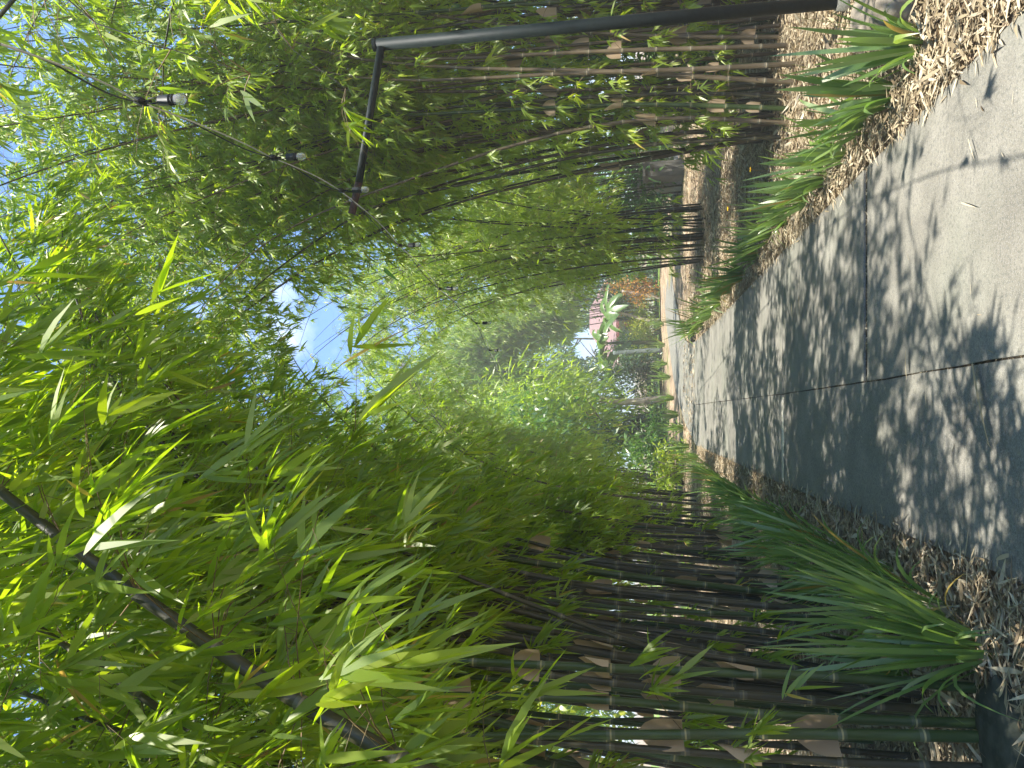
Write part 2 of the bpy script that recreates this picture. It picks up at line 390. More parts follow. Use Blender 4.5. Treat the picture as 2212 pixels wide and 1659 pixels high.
# the bend to the right at the far end
fl = [G(1500, 960)[:2] * 0 + np.array([at_y(LE, YEND), YEND])] + [G(*q)[:2] for q in ((1480, 915), (1467, 872), (1455, 822), (1448, 770), (1441, 715), (1434, 640), (1430, 560))]
fr_ = [np.array([at_y(RE, YEND), YEND])] + [G(*q)[:2] for q in ((1488, 742), (1480, 735), (1473, 715), (1466, 685), (1459, 650), (1451, 600), (1445, 520))]
V = []
for a, b in zip(fl, fr_): V += [(a[0], a[1], -0.002), (b[0], b[1], -0.002)]
nn = len(fl); V2 = [(x, y, -0.12) for x, y, z in V]
Fq = [[2 * i, 2 * i + 1, 2 * i + 3, 2 * i + 2] for i in range(nn - 1)] + [[2 * i, 2 * i + 2, 2 * nn + 2 * i + 2, 2 * nn + 2 * i] for i in range(nn - 1)] + [[2 * i + 1, 2 * nn + 2 * i + 1, 2 * nn + 2 * i + 3, 2 * i + 3] for i in range(nn - 1)]
pth.add(V + V2, Fq)
V = []; Fq = []
for i, y in enumerate(np.linspace(-4, YEND, 30)):
    V += [(at_y(LE, y) + 0.03, y, -0.013), (at_y(RE, y) - 0.03, y, -0.013)]
    if i: Fq.append([2 * i - 2, 2 * i - 1, 2 * i + 1, 2 * i])
pth.add(V, Fq, 0.5, 1)
tag(pth.build('path', [M['concrete'], M['soil']]), kind='structure')
# pale mortar repair across the left lane
mo = MB(); y0 = 8.33
xa, xb = at_y(LE, y0) + 0.03, at_y(JO, y0) - 0.03
nseg = 24; V = []
for i in range(nseg + 1):
    x = xa + (xb - xa) * i / nseg; wv = 0.075 + 0.012 * math.sin(i * 1.7) + 0.008 * math.sin(i * 3.1)
    V += [(x, y0 - wv, 0.0), (x, y0 + 0.06, 0.0)]
mo.add(V, [[2 * i, 2 * i + 2, 2 * i + 3, 2 * i + 1] for i in range(nseg)])
tag(mo.build('mortar_strip', M['mortar']), 'pale grey mortar strip laid across the left half of the concrete path', 'repair strip')

# ------------------------------------------------------------------ litter
def in_path(x, y, mgn=0.0):
    ys = [p[1] for p in LE]
    xl = np.interp(y, ys, [p[0] for p in LE]) + mgn; xr = np.interp(y, [p[1] for p in RE], [p[0] for p in RE]) - mgn
    return (x > xl) & (x < xr) & (y < YEND)
def scatter_flat(mb, X, Y, Z, Lr, Wr, tilt=0.35, tint=None, st=ST4):
    n = len(X); a = RNG.random(n) * 2 * math.pi
    D = np.stack([np.cos(a), np.sin(a), RNG.normal(0, tilt * 0.5, n)], 1)
    N = np.stack([RNG.normal(0, tilt, n), RNG.normal(0, tilt, n), np.ones(n)], 1)
    leaves(mb, np.stack([X, Y, Z], 1), D, N, RNG.uniform(*Lr, n), RNG.uniform(*Wr, n), RNG.uniform(-0.12, 0.2, n), st, RNG.uniform(-0.2, 0.3, 1)[0], tint)
lit = MB()
def lit_zone(n, x0, x1, y0, y1, Lr=(0.06, 0.15), Wr=(0.007, 0.018), keep=None, z=(-0.03, 0.03)):
    Y = y0 + (y1 - y0) * RNG.random(n) ** 1.5; X = RNG.uniform(x0, x1, n)
    k = ~in_path(X, Y, -0.045)
    if keep is not None: k &= keep(X, Y)
    X, Y = X[k], Y[k]
    lift = 0.10 * np.minimum(np.maximum(np.abs(X) - 2.5, 0) / 3, 1)
    scatter_flat(lit, X, Y, RNG.uniform(*z, len(X)) + lift, Lr, Wr)
lit_zone(40000, -3.4, -0.5, 2.4, 14)
lit_zone(40000, 0.8, 3.6, 2.4, 14)
lit_zone(16000, 2.0, 8.0, 4, 22, (0.10, 0.2), (0.015, 0.03))
lit_zone(14000, -7.0, -2.5, 3, 20, (0.10, 0.2), (0.015, 0.03))
lit_zone(5000, -3, 4, 13, 24, (0.12, 0.22), (0.02, 0.035))
for x0, x1 in ((-3.0, -0.6), (1.0, 4.6)):
    n = 4500; Y = 2.6 + 9 * RNG.random(n) ** 1.4; X = RNG.uniform(x0, x1, n); k = ~in_path(X, Y, -0.06); X = X[k]; Y = Y[k]; n = len(X)
    scatter_flat(lit, X, Y, RNG.uniform(0.0, 0.05, n), (0.12, 0.24), (0.010, 0.030), 0.5, st=ST5)
# drifts that spill over the path edges
for edge, sgn in ((LE, -1), (RE, 1)):
    n = 8500; Y = 2.4 + 16 * RNG.random(n) ** 1.6
    ex = np.interp(Y, [p[1] for p in edge], [p[0] for p in edge])
    off = np.abs(RNG.normal(0, 0.18, n)) + 0.035 - 0.11 * RNG.random(n) ** 6
    X = ex + sgn * off
    scatter_flat(lit, X, Y, np.where(off < 0, 0.008, RNG.uniform(-0.02, 0.045, n)), (0.05, 0.15), (0.007, 0.018), 0.3)
# leaves caught in the joints
n = 150; X = RNG.uniform(at_y(JO, 5.46) + 0.02, at_y(RE, 5.46), n)
scatter_flat(lit, X, 5.46 + RNG.normal(0, 0.018, n), np.full(n, -0.011), (0.03, 0.09), (0.006, 0.014), 0.05)
n = 300; Y = RNG.uniform(2.6, 12, n); X = np.interp(Y, [p[1] for p in JO], [p[0] for p in JO]) + RNG.normal(0, 0.004, n)
scatter_flat(lit, X, Y, np.full(n, -0.011), (0.02, 0.05), (0.002, 0.006), 0.05)
# scraps of twig and leaf strewn on the concrete
n = 170; Y = 2.9 + 14 * RNG.random(n) ** 1.4; X = RNG.uniform(-1.1, 1.4, n); k = in_path(X, Y, 0.05)
scatter_flat(lit, X[k], Y[k], np.full(k.sum(), 0.006), (0.02, 0.09), (0.002, 0.007), 0.05)
tag(lit.build('leaf_litter', M['litter']), 'dry tan bamboo leaves strewn over the ground on both sides of the path', 'leaf litter', kind='stuff')

def fallen(pt, ang, L, W, tint, label, bend=0.1):
    p = G(*pt, 0.012); mb = MB()
    leaves(mb, np.array([[0, 0, 0.012]]), np.array([[math.cos(ang), math.sin(ang), 0.03]]), np.array([[0.2, 0.1, 1]]), np.array([L]), np.array([W]), np.array([bend * 0.2]), STB, 0.25, np.array([tint]))
    o = mb.build('fallen_leaf', M['litter'] if tint > 0.1 else M['bamboo_leaf'])
    o.location = (p[0], p[1], 0.006)
    tag(o, label, 'fallen leaf', 'single fallen leaves lying on the concrete')
fallen((2105, 785), R(205), 0.40, 0.022, 0.55, 'long dry yellow-brown leaf lying across the left lane from the joint line')
fallen((1960, 757), R(185), 0.17, 0.020, 0.8, 'pale curled leaf touching the joint line between the path lanes')
fallen((1712, 655), R(200), 0.22, 0.030, 0.6, 'tan leaf on the right lane in the patchy sun before the second cross joint')
fallen((1728, 640), R(195), 0.20, 0.022, 0.45, 'narrow brown leaf just nearer than the tan leaf on the right lane')
fallen((1988, 1212), R(20), 0.12, 0.018, 0.9, 'small pale leaf beside the leaf drift at the left path edge')
fallen((2080, 438), R(250), 0.17, 0.008, 0.85, 'thin straw-coloured strand in the brightest sun on the right lane')
fallen((2095, 300), R(210), 0.14, 0.007, 0.95, 'short white curved strand in the sun near the right path edge')
fallen((2185, 1200), R(110), 0.13, 0.022, 0.7, 'broad tan leaf lying on concrete at the near left path edge')

# ------------------------------------------------------------------ culling: open sky and sunlit places
HOLES = [(695, 715, 62, 68), (650, 790, 34, 34), (1262, 745, 36, 40), (612, 640, 30, 34), (5, 330, 24, 36)]
S3 = np.array(SUNV)
def vnoise(x, y, seed=0):
    r = 0
    for k, (fx, fy, ph) in enumerate(((1.9, 1.3, .3), (3.1, -2.3, 1.7), (-1.2, 3.7, 4.1), (5.3, 4.1, 2.2), (7.7, -6.1, .9))):
        r = r + np.sin(x * fx + y * fy + ph + seed * (k + 1) * 1.3) / (1 + 0.35 * k)
    return r
def keep_fans(Q, hole_p=0.97, opening=True):
    px, py, dep = proj(Q); n = len(Q); u = RNG.random(n)
    kill = np.zeros(n, bool)
    for cx, cy, rx, ry in HOLES:
        e = ((px - cx) / rx) ** 2 + ((py - cy) / ry) ** 2
        kill |= (e < 1.0) & (u < hole_p * (1 - 0.6 * e ** 3)) & (dep > 0)
    # keep the view down the path open
    gx, gy = Q[:, 0], Q[:, 1]
    kill |= (dep > 0) & (dep < 20) & (px > 1285) & (px < 2212) & (py > 600) & (py < 980) & (Q[:, 2] < 3.2)
    kill |= (dep > 0) & (dep < 16) & (px > 1310) & (px < 1480) & (py > 330) & (py < 470)
    kill |= (dep > 0) & (dep < 3.4) & (px > 1010 + 0.25 * (1659 - py)) & (RNG.random(n) < 0.9)
    kill |= np.linalg.norm(Q - CAM, axis=1) < 1.1
    if opening:
        t = Q[:, 2] / S3[2]; sx = Q[:, 0] - S3[0] * t; sy = Q[:, 1] - S3[1] * t
        u2 = RNG.random(n)
        e1 = ((sx - 1.25) / 1.05) ** 2 + ((sy - 3.9) / 0.95) ** 2        # the bright patch near the camera
        kill |= (e1 < 1) & (u2 < 0.90) & ((e1 < 0.45) | (vnoise(sx * 1.6, sy * 1.6, 2) > -0.8))
        kill |= (((sx - 3.3) / 1.6) ** 2 + ((sy - 6.9) / 1.3) ** 2 < 1) & (u2 < 0.93)   # sunny litter by the right clump
        v = vnoise(sx, sy)
        kill |= (sy > 5.2) & (sy < 12) & (sx > 0.3) & (sx < 2.0) & (v > 1.5) & (u2 < 0.95)
        kill |= (sy >= 12) & (sx > -2.2) & (sx < 2.6) & (v > -0.3) & (u2 < 0.95)
        kill |= (sy > 2.4) & (sy < 12) & (sx > -1.2) & (sx < 0.6) & (v > 2.7) & (u2 < 0.95)
    return ~kill

# ------------------------------------------------------------------ bamboo
DENS = 1.7
INT = 0.34
def culm_path(base, az, th0, th1, L, wob=0.02):
    n = max(6, int(L / INT)); s = np.linspace(0, 1, n + 1); ds = L / n
    pts = [np.array(base, float)]; w1, w2 = RNG.uniform(0, 6, 2)
    for i in range(n):
        q = (i + 0.5) / n; th = th0 + th1 * q ** 2.0; a = az + 0.10 * math.sin(q * 3 + w1)
        wx = wob * math.sin(q * 11 + w2)
        pts.append(pts[-1] + ds * np.array([math.sin(th + wx) * math.cos(a), math.sin(th + wx) * math.sin(a), math.cos(th + wx)]))
    return np.array(pts)
def resample(pts, step):
    d = np.concatenate([[0], np.cumsum(np.linalg.norm(np.diff(pts, axis=0), axis=1))])
    # smooth the polyline first
    t = np.linspace(0, d[-1], 60); q = np.stack([np.interp(t, d, pts[:, i]) for i in range(3)], 1)
    for _ in range(12): q[1:-1] = (q[:-2] + q[1:-1] * 2 + q[2:]) / 4
    d = np.concatenate([[0], np.cumsum(np.linalg.norm(np.diff(q, axis=0), axis=1))])
    t = np.arange(0, d[-1], step); return np.stack([np.interp(t, d, q[:, i]) for i in range(3)], 1)
def px_culm(ctrl, Y, dY=0.0, az=None, ext=4.0, th1=0.9):
    """a culm whose visible run follows picture points; ctrl runs from the base upward"""
    pts = [P(x, y, Y + dY * i) for i, (x, y) in enumerate(ctrl)]
    if pts[0][2] > 0.0:
        d = pts[0] - pts[1]; d = d / abs(d[2]); pts = [pts[0] + d * (pts[0][2] + 0.05)] + pts
    d = pts[-1] - pts[-2]; d = d / np.linalg.norm(d)
    th = math.acos(max(-1, min(1, d[2]))); a = math.atan2(d[1], d[0]) if az is None else az
    if ext > 0:
        tail = culm_path(pts[-1], a, th, th1, ext)
        pts = np.vstack([pts, tail[1:]])
    return resample(np.array(pts), INT)
def culm_mesh(pts, r0, parent, mat, k=8, label=None):
    n = len(pts); T = np.gradient(pts, axis=0); T = norm(T)
    P3, Rr, A = [], [], []
    for i in range(n):
        r = r0 * (1 - 0.86 * (i / (n - 1)) ** 1.3)
        e = 0.012 + 0.2 * r
        if i > 0: P3.append(pts[i] - T[i] * e); Rr.append(r); A.append(i - e / INT)
        P3.append(pts[i]); Rr.append(r * 1.13); A.append(float(i))
        if i < n - 1: P3.append(pts[i] + T[i] * e); Rr.append(r * 0.99); A.append(i + e / INT)
    b = pts[0]
    mb = MB(); mb.tube(P3, Rr, k, np.array(A))
    o = mb.build('culm', mat, None, True, 'seg', loc=b)
    o.parent = parent; o.location = tuple(Vector(b) - world_loc(parent))
    if label: o['label'] = label
    return o
def add_foliage(pts, culm, zstart, nb, bl, nf, nl, ll, hang, st=ST4, low=0.12, az_bias=None, lean=0.35, open_=True, endboost=1.0):
    n = len(pts); Bp, Bd, Bl = [], [], []
    nb *= DENS; nf += 2
    if 0.175 < ll < 0.21 and st is ST5: nf += 1
    for i in range(1, n):
        z = pts[i][2]; q = i / n
        m_ = nb if z > zstart else (1 if random.random() < low else 0)
        if z <= 0.35: continue
        m_ = int(m_) + (1 if random.random() < m_ - int(m_) else 0)
        for _ in range(m_):
            a = random.uniform(0, 2 * math.pi)
            if az_bias is not None and random.random() < lean: a = random.gauss(az_bias, 0.7)
            el = random.uniform(0.0, 0.9)
            L = bl * random.uniform(0.5, 1.15) * (1.0 if z > zstart else 0.55) * (1 - 0.45 * q ** 2)
            Bp.append(pts[i]); Bd.append((math.cos(a) * math.cos(el), math.sin(a) * math.cos(el), math.sin(el))); Bl.append(L)
    if not Bp: return None
    Bp = np.array(Bp); Bd = np.array(Bd); Bl = np.array(Bl); m_ = len(Bp); dr = RNG.uniform(0.25, 0.75, m_)
    tt = RNG.uniform(0.25, 1.0, (m_, nf)); tt[:, 0] = 1.0
    FP = Bp[:, None] + Bd[:, None] * (Bl[:, None] * tt)[:, :, None] + np.array([0, 0, -1.0]) * (dr[:, None] * Bl[:, None] * tt ** 2)[:, :, None]
    FT = Bd[:, None] + np.array([0, 0, -2.0]) * (dr[:, None] * tt)[:, :, None]
    # side twigs
    tw = norm(RNG.normal(0, 1, (m_, nf, 3))) * RNG.uniform(0.03, 0.24, (m_, nf, 1)) * (Bl / max(bl, 0.01))[:, None, None]
    tw[:, :, 2] -= 0.03
    FQ = (FP + tw).reshape(-1, 3); FD = norm(norm(FT).reshape(-1, 3) * 0.6 + norm(tw).reshape(-1, 3) * 0.7 + np.array(hang) * 1.0)
    FPf = FP.reshape(-1, 3)
    k = keep_fans(FQ, opening=open_); FQ = FQ[k]; FD = FD[k]; FPf = FPf[k]; nfan = len(FQ)
    mb = MB()
    if nfan:
        Nn = norm(RNG.normal(0, 1, (nfan, 3)) + np.array([0, 0, 0.9])); Sd = norm(np.cross(FD, Nn))
        ang = np.linspace(-1, 1, nl)[None] * RNG.uniform(0.45, 1.0, (nfan, 1)) + RNG.normal(0, 0.13, (nfan, nl))
        D = np.cos(ang)[:, :, None] * FD[:, None] + np.sin(ang)[:, :, None] * Sd[:, None] + RNG.normal(0, 0.12, (nfan, nl, 3))
        ln = ll * RNG.uniform(0.6, 1.2, (nfan, nl)) * (1 - 0.3 * np.abs(ang)); keepl = RNG.random((nfan, nl)) < 0.88
        base = FQ[:, None] - D * 0.012 + FD[:, None] * RNG.uniform(-0.05, 0.02, (nfan, nl, 1)) * (ll / 0.15)
        N2 = Nn[:, None] + RNG.normal(0, 0.35, (nfan, nl, 3))
        kf = keepl.ravel()
        L_ = ln.ravel()[kf]
        tint = np.clip(RNG.beta(2, 2, nfan)[:, None] * 0.9 + RNG.normal(0, 0.09, (nfan, nl)), 0, 0.94).ravel()
        dead = RNG.random(tint.size) < 0.018; tint[dead] = RNG.uniform(0.965, 1.0, dead.sum())
        leaves(mb, base.reshape(-1, 3)[kf], D.reshape(-1, 3)[kf], N2.reshape(-1, 3)[kf], L_, L_ * RNG.uniform(0.125, 0.18, len(L_)) * (1.0 if ll < 0.17 else 0.78), RNG.uniform(0.03, 0.35, len(L_)), st, 0.14, tint[kf])
        seg = FQ - FPf; rods(mb, FPf, seg, np.linalg.norm(seg, axis=1), np.full(nfan, 0.0012 + 0.0000), np.zeros(nfan), 2)
    # branches: drop the ones whose tip was cleared away
    tip = FP[:, 0]; kb = keep_fans(tip, opening=False)
    rods(mb, Bp[kb], Bd[kb], Bl[kb], np.full(kb.sum(), 0.0028), dr[kb], 5)
    if mb.nv == 0: return None
    b = np.array(world_loc(culm))
    o = mb.build('foliage', [M['lit_bamboo_leaf' if pts[0][0] > 2.5 or pts[0][1] > 22 else 'bamboo_leaf'], M['twig']], None, False, 'tint', loc=b)  # right-hand and far culms take the leaf with light in its colour
    o.parent = culm; o.location = (0, 0, 0)
    return o
def sheath(culm, p, T, r, az, size, tint, flare=0.6):
    nu, nvv = 7, 6; V = []
    U = norm(np.cross(T, np.array([math.cos(az + 1.57), math.sin(az + 1.57), 0]))); W = np.cross(T, U)
    for j in range(nvv):
        v = j / (nvv - 1); hw = 1.8 * (1 - v ** 2.8) + 0.02
        for i in range(nu):
            a = (i / (nu - 1) * 2 - 1) * hw
            rr = r * 1.04 + 0.003 + size * flare * (abs(a) / 1.8) ** 1.5 * 0.42 * (1.0 - 0.3 * v) + size * 0.14 * v
            V.append(p + T * (size * v + 0.01) + rr * (math.cos(a) * U + math.sin(a) * W))
    Fq = [[j * nu + i, j * nu + i + 1, (j + 1) * nu + i + 1, (j + 1) * nu + i] for j in range(nvv - 1) for i in range(nu - 1)]
    mb = MB(); mb.add(np.array(V), Fq, tint); o = mb.build('sheath', M['sheath'], None, True, 'tint', loc=np.array(world_loc(culm)))
    o.parent = culm; o.location = (0, 0, 0)
def sheaths_on(culm, pts, r0, n, zmax=3.2, size=0.19, face=None):
    idx = [i for i in range(1, len(pts) - 1) if pts[i][2] < zmax]
    T = norm(np.gradient(pts, axis=0))
    for i in random.sample(idx, min(n, len(idx))):
        r = r0 * (1 - 0.86 * (i / (len(pts) - 1)) ** 1.3)
        az = random.uniform(0, 6.28) if face is None else random.gauss(face, 0.8)
        sheath(culm, pts[i], T[i], r, az, size * random.uniform(0.8, 1.3), random.random(), random.uniform(0.25, 1.0))
mats3 = ['culm_dark', 'culm_dark', 'culm_dark', 'culm_green', 'culm_tan']

def clump(cx, cy, rx, ry, ncul, label, H=(6.5, 9.0), r0=(0.018, 0.028), th1=(0.5, 1.2), path_side=0.0, bias=0.6, zstart=2.0, nb=2.4, bl=0.8,
          nf=4, nl=6, ll=0.15, hang=(0.2, 0, -0.6), st=ST4, k=8, mats=mats3, nsh=0, extra=(), low=0.12, th0=(0.0, 0.12), open_=True, fol=1.0):
    root = empty('bamboo_clump', (cx, cy, 0), label, 'bamboo clump', 'bamboo clumps beside the path')
    for i in range(ncul):
        a = random.uniform(0, 2 * math.pi); q = math.sqrt(random.random())
        bx, by = cx + rx * q * math.cos(a), cy + ry * q * math.sin(a)
        az = a + random.gauss(0, 0.5)
        if random.random() < bias: az = random.gauss(path_side, 0.6)
        r = random.uniform(*r0)
        if fol < 1 and i % 4 == 0: az = a
        pts = culm_path((bx, by, -0.05), az, random.uniform(*th0), random.uniform(*th1), random.uniform(*H))
        c = culm_mesh(pts, r, root, M[random.choice(mats)], k)
        if random.random() < fol:
            add_foliage(pts, c, zstart, nb, bl, nf, nl, ll, hang, st, low, path_side, 0.35, open_)
        if nsh and random.random() < 0.7: sheaths_on(c, pts, r, random.randint(1, nsh), face=-math.pi / 2)
    for (pts, r, mt, ns, lab, fo) in extra:
        c = culm_mesh(pts, r, root, M[mt], 10, lab)
        if fo: add_foliage(pts, c, zstart, nb * fo, bl, nf, nl, ll, hang, st, low, path_side, 0.35, open_)
        if ns: sheaths_on(c, pts, r, ns, zmax=3.0, size=0.17, face=-math.pi / 2)
    return root
E0, PI = 0.0, math.pi
# --- left row, from beside the camera to the bend
lean = [
    (px_culm([(900, 1659), (640, 1530), (440, 1380), (270, 1270), (60, 1110)], 2.1, 0.06, ext=3.0, th1=0.3), 0.033, 'culm_dark', 0, 'thick brown culm leaning low over the left of the view', 1.5),
    (px_culm([(600, 1700), (360, 1543), (240, 1465), (143, 1389), (0, 1300)], 2.5, 0.05, ext=3.0, th1=0.3), 0.022, 'culm_dark', 0, 'thinner brown culm leaning parallel behind the thick one', 1.3),
    (px_culm([(820, 1800), (560, 1690), (300, 1600), (60, 1500)], 2.9, 0.05, ext=2.5, th1=0.4), 0.020, 'culm_dark', 0, None, 0.7),
]
clump(-2.5, 0.8, 0.6, 1.9, 22, 'nearest left bamboo, its thick brown culms leaning over the view with large close leaves', H=(5.0, 7.0), th1=(1.0, 1.6), path_side=0.5, bias=0.9,
      zstart=1.5, nb=2.6, bl=0.85, nf=4, nl=6, ll=0.235, hang=(0.65, 0.1, -1.0), st=ST5, k=10, extra=lean, mats=['culm_dark'])
A = lambda *c, Y, **k: px_culm(list(c), Y, **k)
ex1 = [
    (A((2020, 1478), (1800, 1458), (1500, 1452), (1250, 1440), (900, 1425), (600, 1405), Y=3.75, ext=3.5), 0.024, 'culm_green', 5, 'bright green culm with big tan papery sheaths', 0.8),
    (A((2030, 1560), (1659, 1549), (1439, 1519), (1206, 1506), (900, 1500), Y=3.7, ext=3.0), 0.024, 'culm_green', 3, None, 0.7),
    (A((2040, 1590), (1659, 1583), (1406, 1589), (1206, 1586), (1000, 1592), Y=3.6, ext=3.5), 0.026, 'culm_green', 3, None, 0.7),
    (A((2040, 1655), (1659, 1640), (1439, 1619), (1106, 1599), Y=3.6, ext=3.5), 0.020, 'culm_dark', 2, None, 0.7),
    (A((1990, 1500), (1659, 1475), (1533, 1436), (1406, 1406), (1199, 1326), Y=4.4, ext=4.0), 0.018, 'culm_dark', 0, None, 0.8),
    (A((1970, 1530), (1780, 1515), (1600, 1500), (1480, 1495), (1200, 1460), Y=4.2, ext=4.0), 0.024, 'culm_dark', 1, None, 0.8),
]
clump(-2.25, 4.7, 0.75, 0.8, 34, 'large left bamboo with green culms and many tan sheaths, nearest clump whose base shows', H=(7.0, 9.5), th1=(0.7, 1.5), path_side=0.0, bias=0.85, fol=0.85,
      zstart=2.7, nb=2.2, bl=0.85, nf=4, nl=6, ll=0.20, hang=(0.6, -0.15, -1.0), st=ST5, k=10, nsh=3, extra=ex1, mats=['culm_dark', 'culm_dark', 'culm_green', 'culm_dark'])
ex2 = [
    (A((1850, 1322), (1596, 1306), (1349, 1279), (1106, 1239), (900, 1170), Y=5.6, ext=4.0), 0.026, 'culm_dark', 0, None, 0.8),
    (A((1800, 1334), (1659, 1329), (1395, 1319), (1239, 1306), (1000, 1270), Y=5.9, ext=4.0), 0.019, 'culm_green', 0, None, 0.8),
    (A((1830, 1385), (1659, 1366), (1456, 1339), (1222, 1319), (1000, 1250), Y=5.7, ext=4.0), 0.022, 'culm_dark', 0, None, 0.8),
    (A((1840, 1405), (1659, 1392), (1480, 1370), (1280, 1350), (1050, 1290), Y=5.5, ext=4.0), 0.020, 'culm_dark', 0, None, 0.8),
]
clump(-2.35, 6.9, 0.75, 0.9, 38, 'second left bamboo in view, dark culms fanning out behind the strap-leaved plants', H=(7.0, 9.8), th1=(0.7, 1.5), path_side=0.0, bias=0.85, fol=0.8, zstart=2.6,
      nb=2.2, bl=0.85, nf=4, nl=6, ll=0.18, hang=(0.6, -0.15, -1.0), nsh=2, extra=ex2, mats=['culm_dark', 'culm_dark', 'culm_green', 'culm_dark'])
clump(-2.55, 10.0, 0.7, 1.1, 36, 'third left bamboo in view, dense dark culms halfway down the path', H=(7.5, 10), th1=(0.6, 1.3), path_side=0.0, bias=0.8,
      nb=2.2, bl=0.85, nf=4, nl=6, ll=0.16, hang=(0.5, -0.1, -0.9), nsh=2, k=7, r0=(0.016, 0.024))
clump(-2.75, 14.0, 0.8, 1.2, 26, 'fourth left bamboo in view, reaching low towards the path', th1=(0.5, 1.2), path_side=0.0, bias=0.6,
      nb=2.2, bl=0.9, nf=4, nl=6, ll=0.17, hang=(0.3, 0, -0.6), k=6, low=0.4, zstart=1.5)
clump(-3.4, 18.5, 0.9, 1.3, 28, 'farthest left bamboo, just before the path bends right', H=(8, 11), th1=(0.6, 1.2), path_side=0.0, bias=0.6,
      nb=2.2, bl=0.95, nf=4, nl=6, ll=0.19, hang=(0.2, 0, -0.6), st=ST3, k=6, low=0.4, zstart=1.5)
# --- right side
ex3 = [
    (A((1600, 300), (1400, 310), (1200, 345), (1000, 400), (800, 440), (625, 560), Y=8.3, ext=2.0, th1=1.2), 0.021, 'culm_dark', 0, 'dark culm bowing far left across the right foliage', 0.5),
    (A((1640, 262), (1450, 250), (1250, 275), (1050, 330), (850, 400), Y=8.0, ext=3.0, th1=1.0), 0.023, 'culm_tan', 1, None, 0.5),
    (A((1640, 232), (1500, 226), (1350, 225), (1200, 232), (1050, 240), Y=7.9, ext=4.0), 0.025, 'culm_green', 4, 'green culm with large tan sheaths among brown ones', 0.6),
    (A((1670, 175), (1500, 165), (1300, 152), (1106, 150), Y=7.7, ext=4.0), 0.025, 'culm_tan', 1, None, 0.6),
    (A((1680, 140), (1500, 150), (1300, 155), (1106, 165), Y=7.6, ext=4.0), 0.025, 'culm_tan', 1, None, 0.6),
    (A((1650, 100), (1500, 105), (1350, 108), (1106, 120), Y=7.9, ext=4.0), 0.025, 'culm_tan', 1, None, 0.6),
    (A((1620, 80), (1480, 80), (1300, 74), (1150, 60), Y=8.2, ext=4.0), 0.023, 'culm_tan', 1, None, 0.6),
    (A((1630, 205), (1500, 200), (1300, 208), (1106, 222), Y=8.1, ext=4.0), 0.021, 'culm_dark', 1, None, 0.6),
]
clump(4.0, 8.9, 1.35, 0.85, 72, 'big right bamboo behind the black pole, tan and dark culms rising from sunny litter', H=(7.5, 10.5), r0=(0.015, 0.025), th1=(0.3, 1.1),
      path_side=PI * 1.0, bias=0.5, nb=2.4, bl=0.85, nf=4, nl=6, ll=0.15, hang=(-0.1, -0.25, -0.6), nsh=2, extra=ex3, zstart=3.9, low=0.7,
      mats=['culm_dark', 'culm_brown', 'culm_brown', 'culm_green', 'culm_tan'])
clump(3.35, 17.6, 0.75, 1.1, 28, 'second right bamboo, thin dark culms bending left at the bend', H=(8, 11), r0=(0.018, 0.028), th1=(0.6, 1.3), path_side=PI, bias=0.6,
      nb=1.9, bl=0.95, nf=4, nl=6, ll=0.20, hang=(-0.2, -0.2, -0.6), st=ST3, k=6, zstart=1.7, low=0.5)
clump(3.7, 3.2, 0.6, 0.7, 5, 'right bamboo beside the camera, only its near overhanging sprays showing', H=(5.5, 8.0), th1=(0.9, 1.4), path_side=PI * 0.75, bias=0.9,
      zstart=2.6, nb=1.6, bl=0.8, nf=3, nl=6, ll=0.16, hang=(-0.3, 0.0, -0.5), st=ST5, k=8, extra=[
      (px_culm([(1300, -420), (500, -350), (0, -60), (200, 60), (420, 120), (560, 165)], 2.7, 0.04, ext=0), 0.010, 'culm_dark', 0, 'thin arching culm ending in a spray above the pole arm', 1.3),
      (px_culm([(1300, -300), (700, -250), (500, 0), (640, 120), (760, 190), (830, 260)], 3.6, 0.03, ext=0), 0.009, 'culm_dark', 0, 'thin culm with leaves hanging across the pole arm', 0.7)])
clump(5.3, 12.9, 1.1, 0.9, 30, 'right bamboo set back behind the big clump, bright green crown', H=(9.0, 13.0), r0=(0.022, 0.03), th1=(0.4, 1.3), path_side=PI, bias=0.75,
      nb=3.4, bl=1.0, nf=4, nl=6, ll=0.18, hang=(-0.1, -0.2, -0.6), st=ST3, k=6, zstart=4.0, low=0.0)

clump(5.3, 5.0, 0.7, 0.6, 22, 'right bamboo outside the pole, only its high crown of small bright leaves showing', H=(8, 10.5), r0=(0.018, 0.026), th1=(0.4, 1.1), path_side=PI * 0.85, bias=0.7,
      nb=2.4, bl=0.9, nf=4, nl=6, ll=0.15, hang=(-0.2, -0.1, -0.6), st=ST4, k=6, low=0.0, zstart=4.6)
for (gx, gs, glab) in ((5.6, PI, 'farthest bamboo right of the garden opening, beyond the bend'), (-2.6, 0.0, 'farthest bamboo left of the garden opening, beyond the bend')):
    clump(gx, 47.0, 1.6, 1.4, 30, glab, H=(12, 16), r0=(0.025, 0.035), th1=(0.7, 1.3), path_side=gs, bias=0.7,
          nb=2.6, bl=1.5, nf=4, nl=6, ll=0.36, hang=(0.0, -0.1, -0.8), st=ST3, k=5, low=0.0, zstart=5.0, open_=False)
clump(-3.6, 25.0, 1.0, 1.2, 34, 'distant bamboo on the outer left side of the bend, arching right over the path', H=(9, 12.5), r0=(0.02, 0.03), th1=(0.8, 1.5), path_side=0.0, bias=0.85,
      nb=3.2, bl=1.1, nf=4, nl=6, ll=0.24, hang=(0.2, -0.1, -0.7), st=ST3, k=5, low=0.0, zstart=3.0)
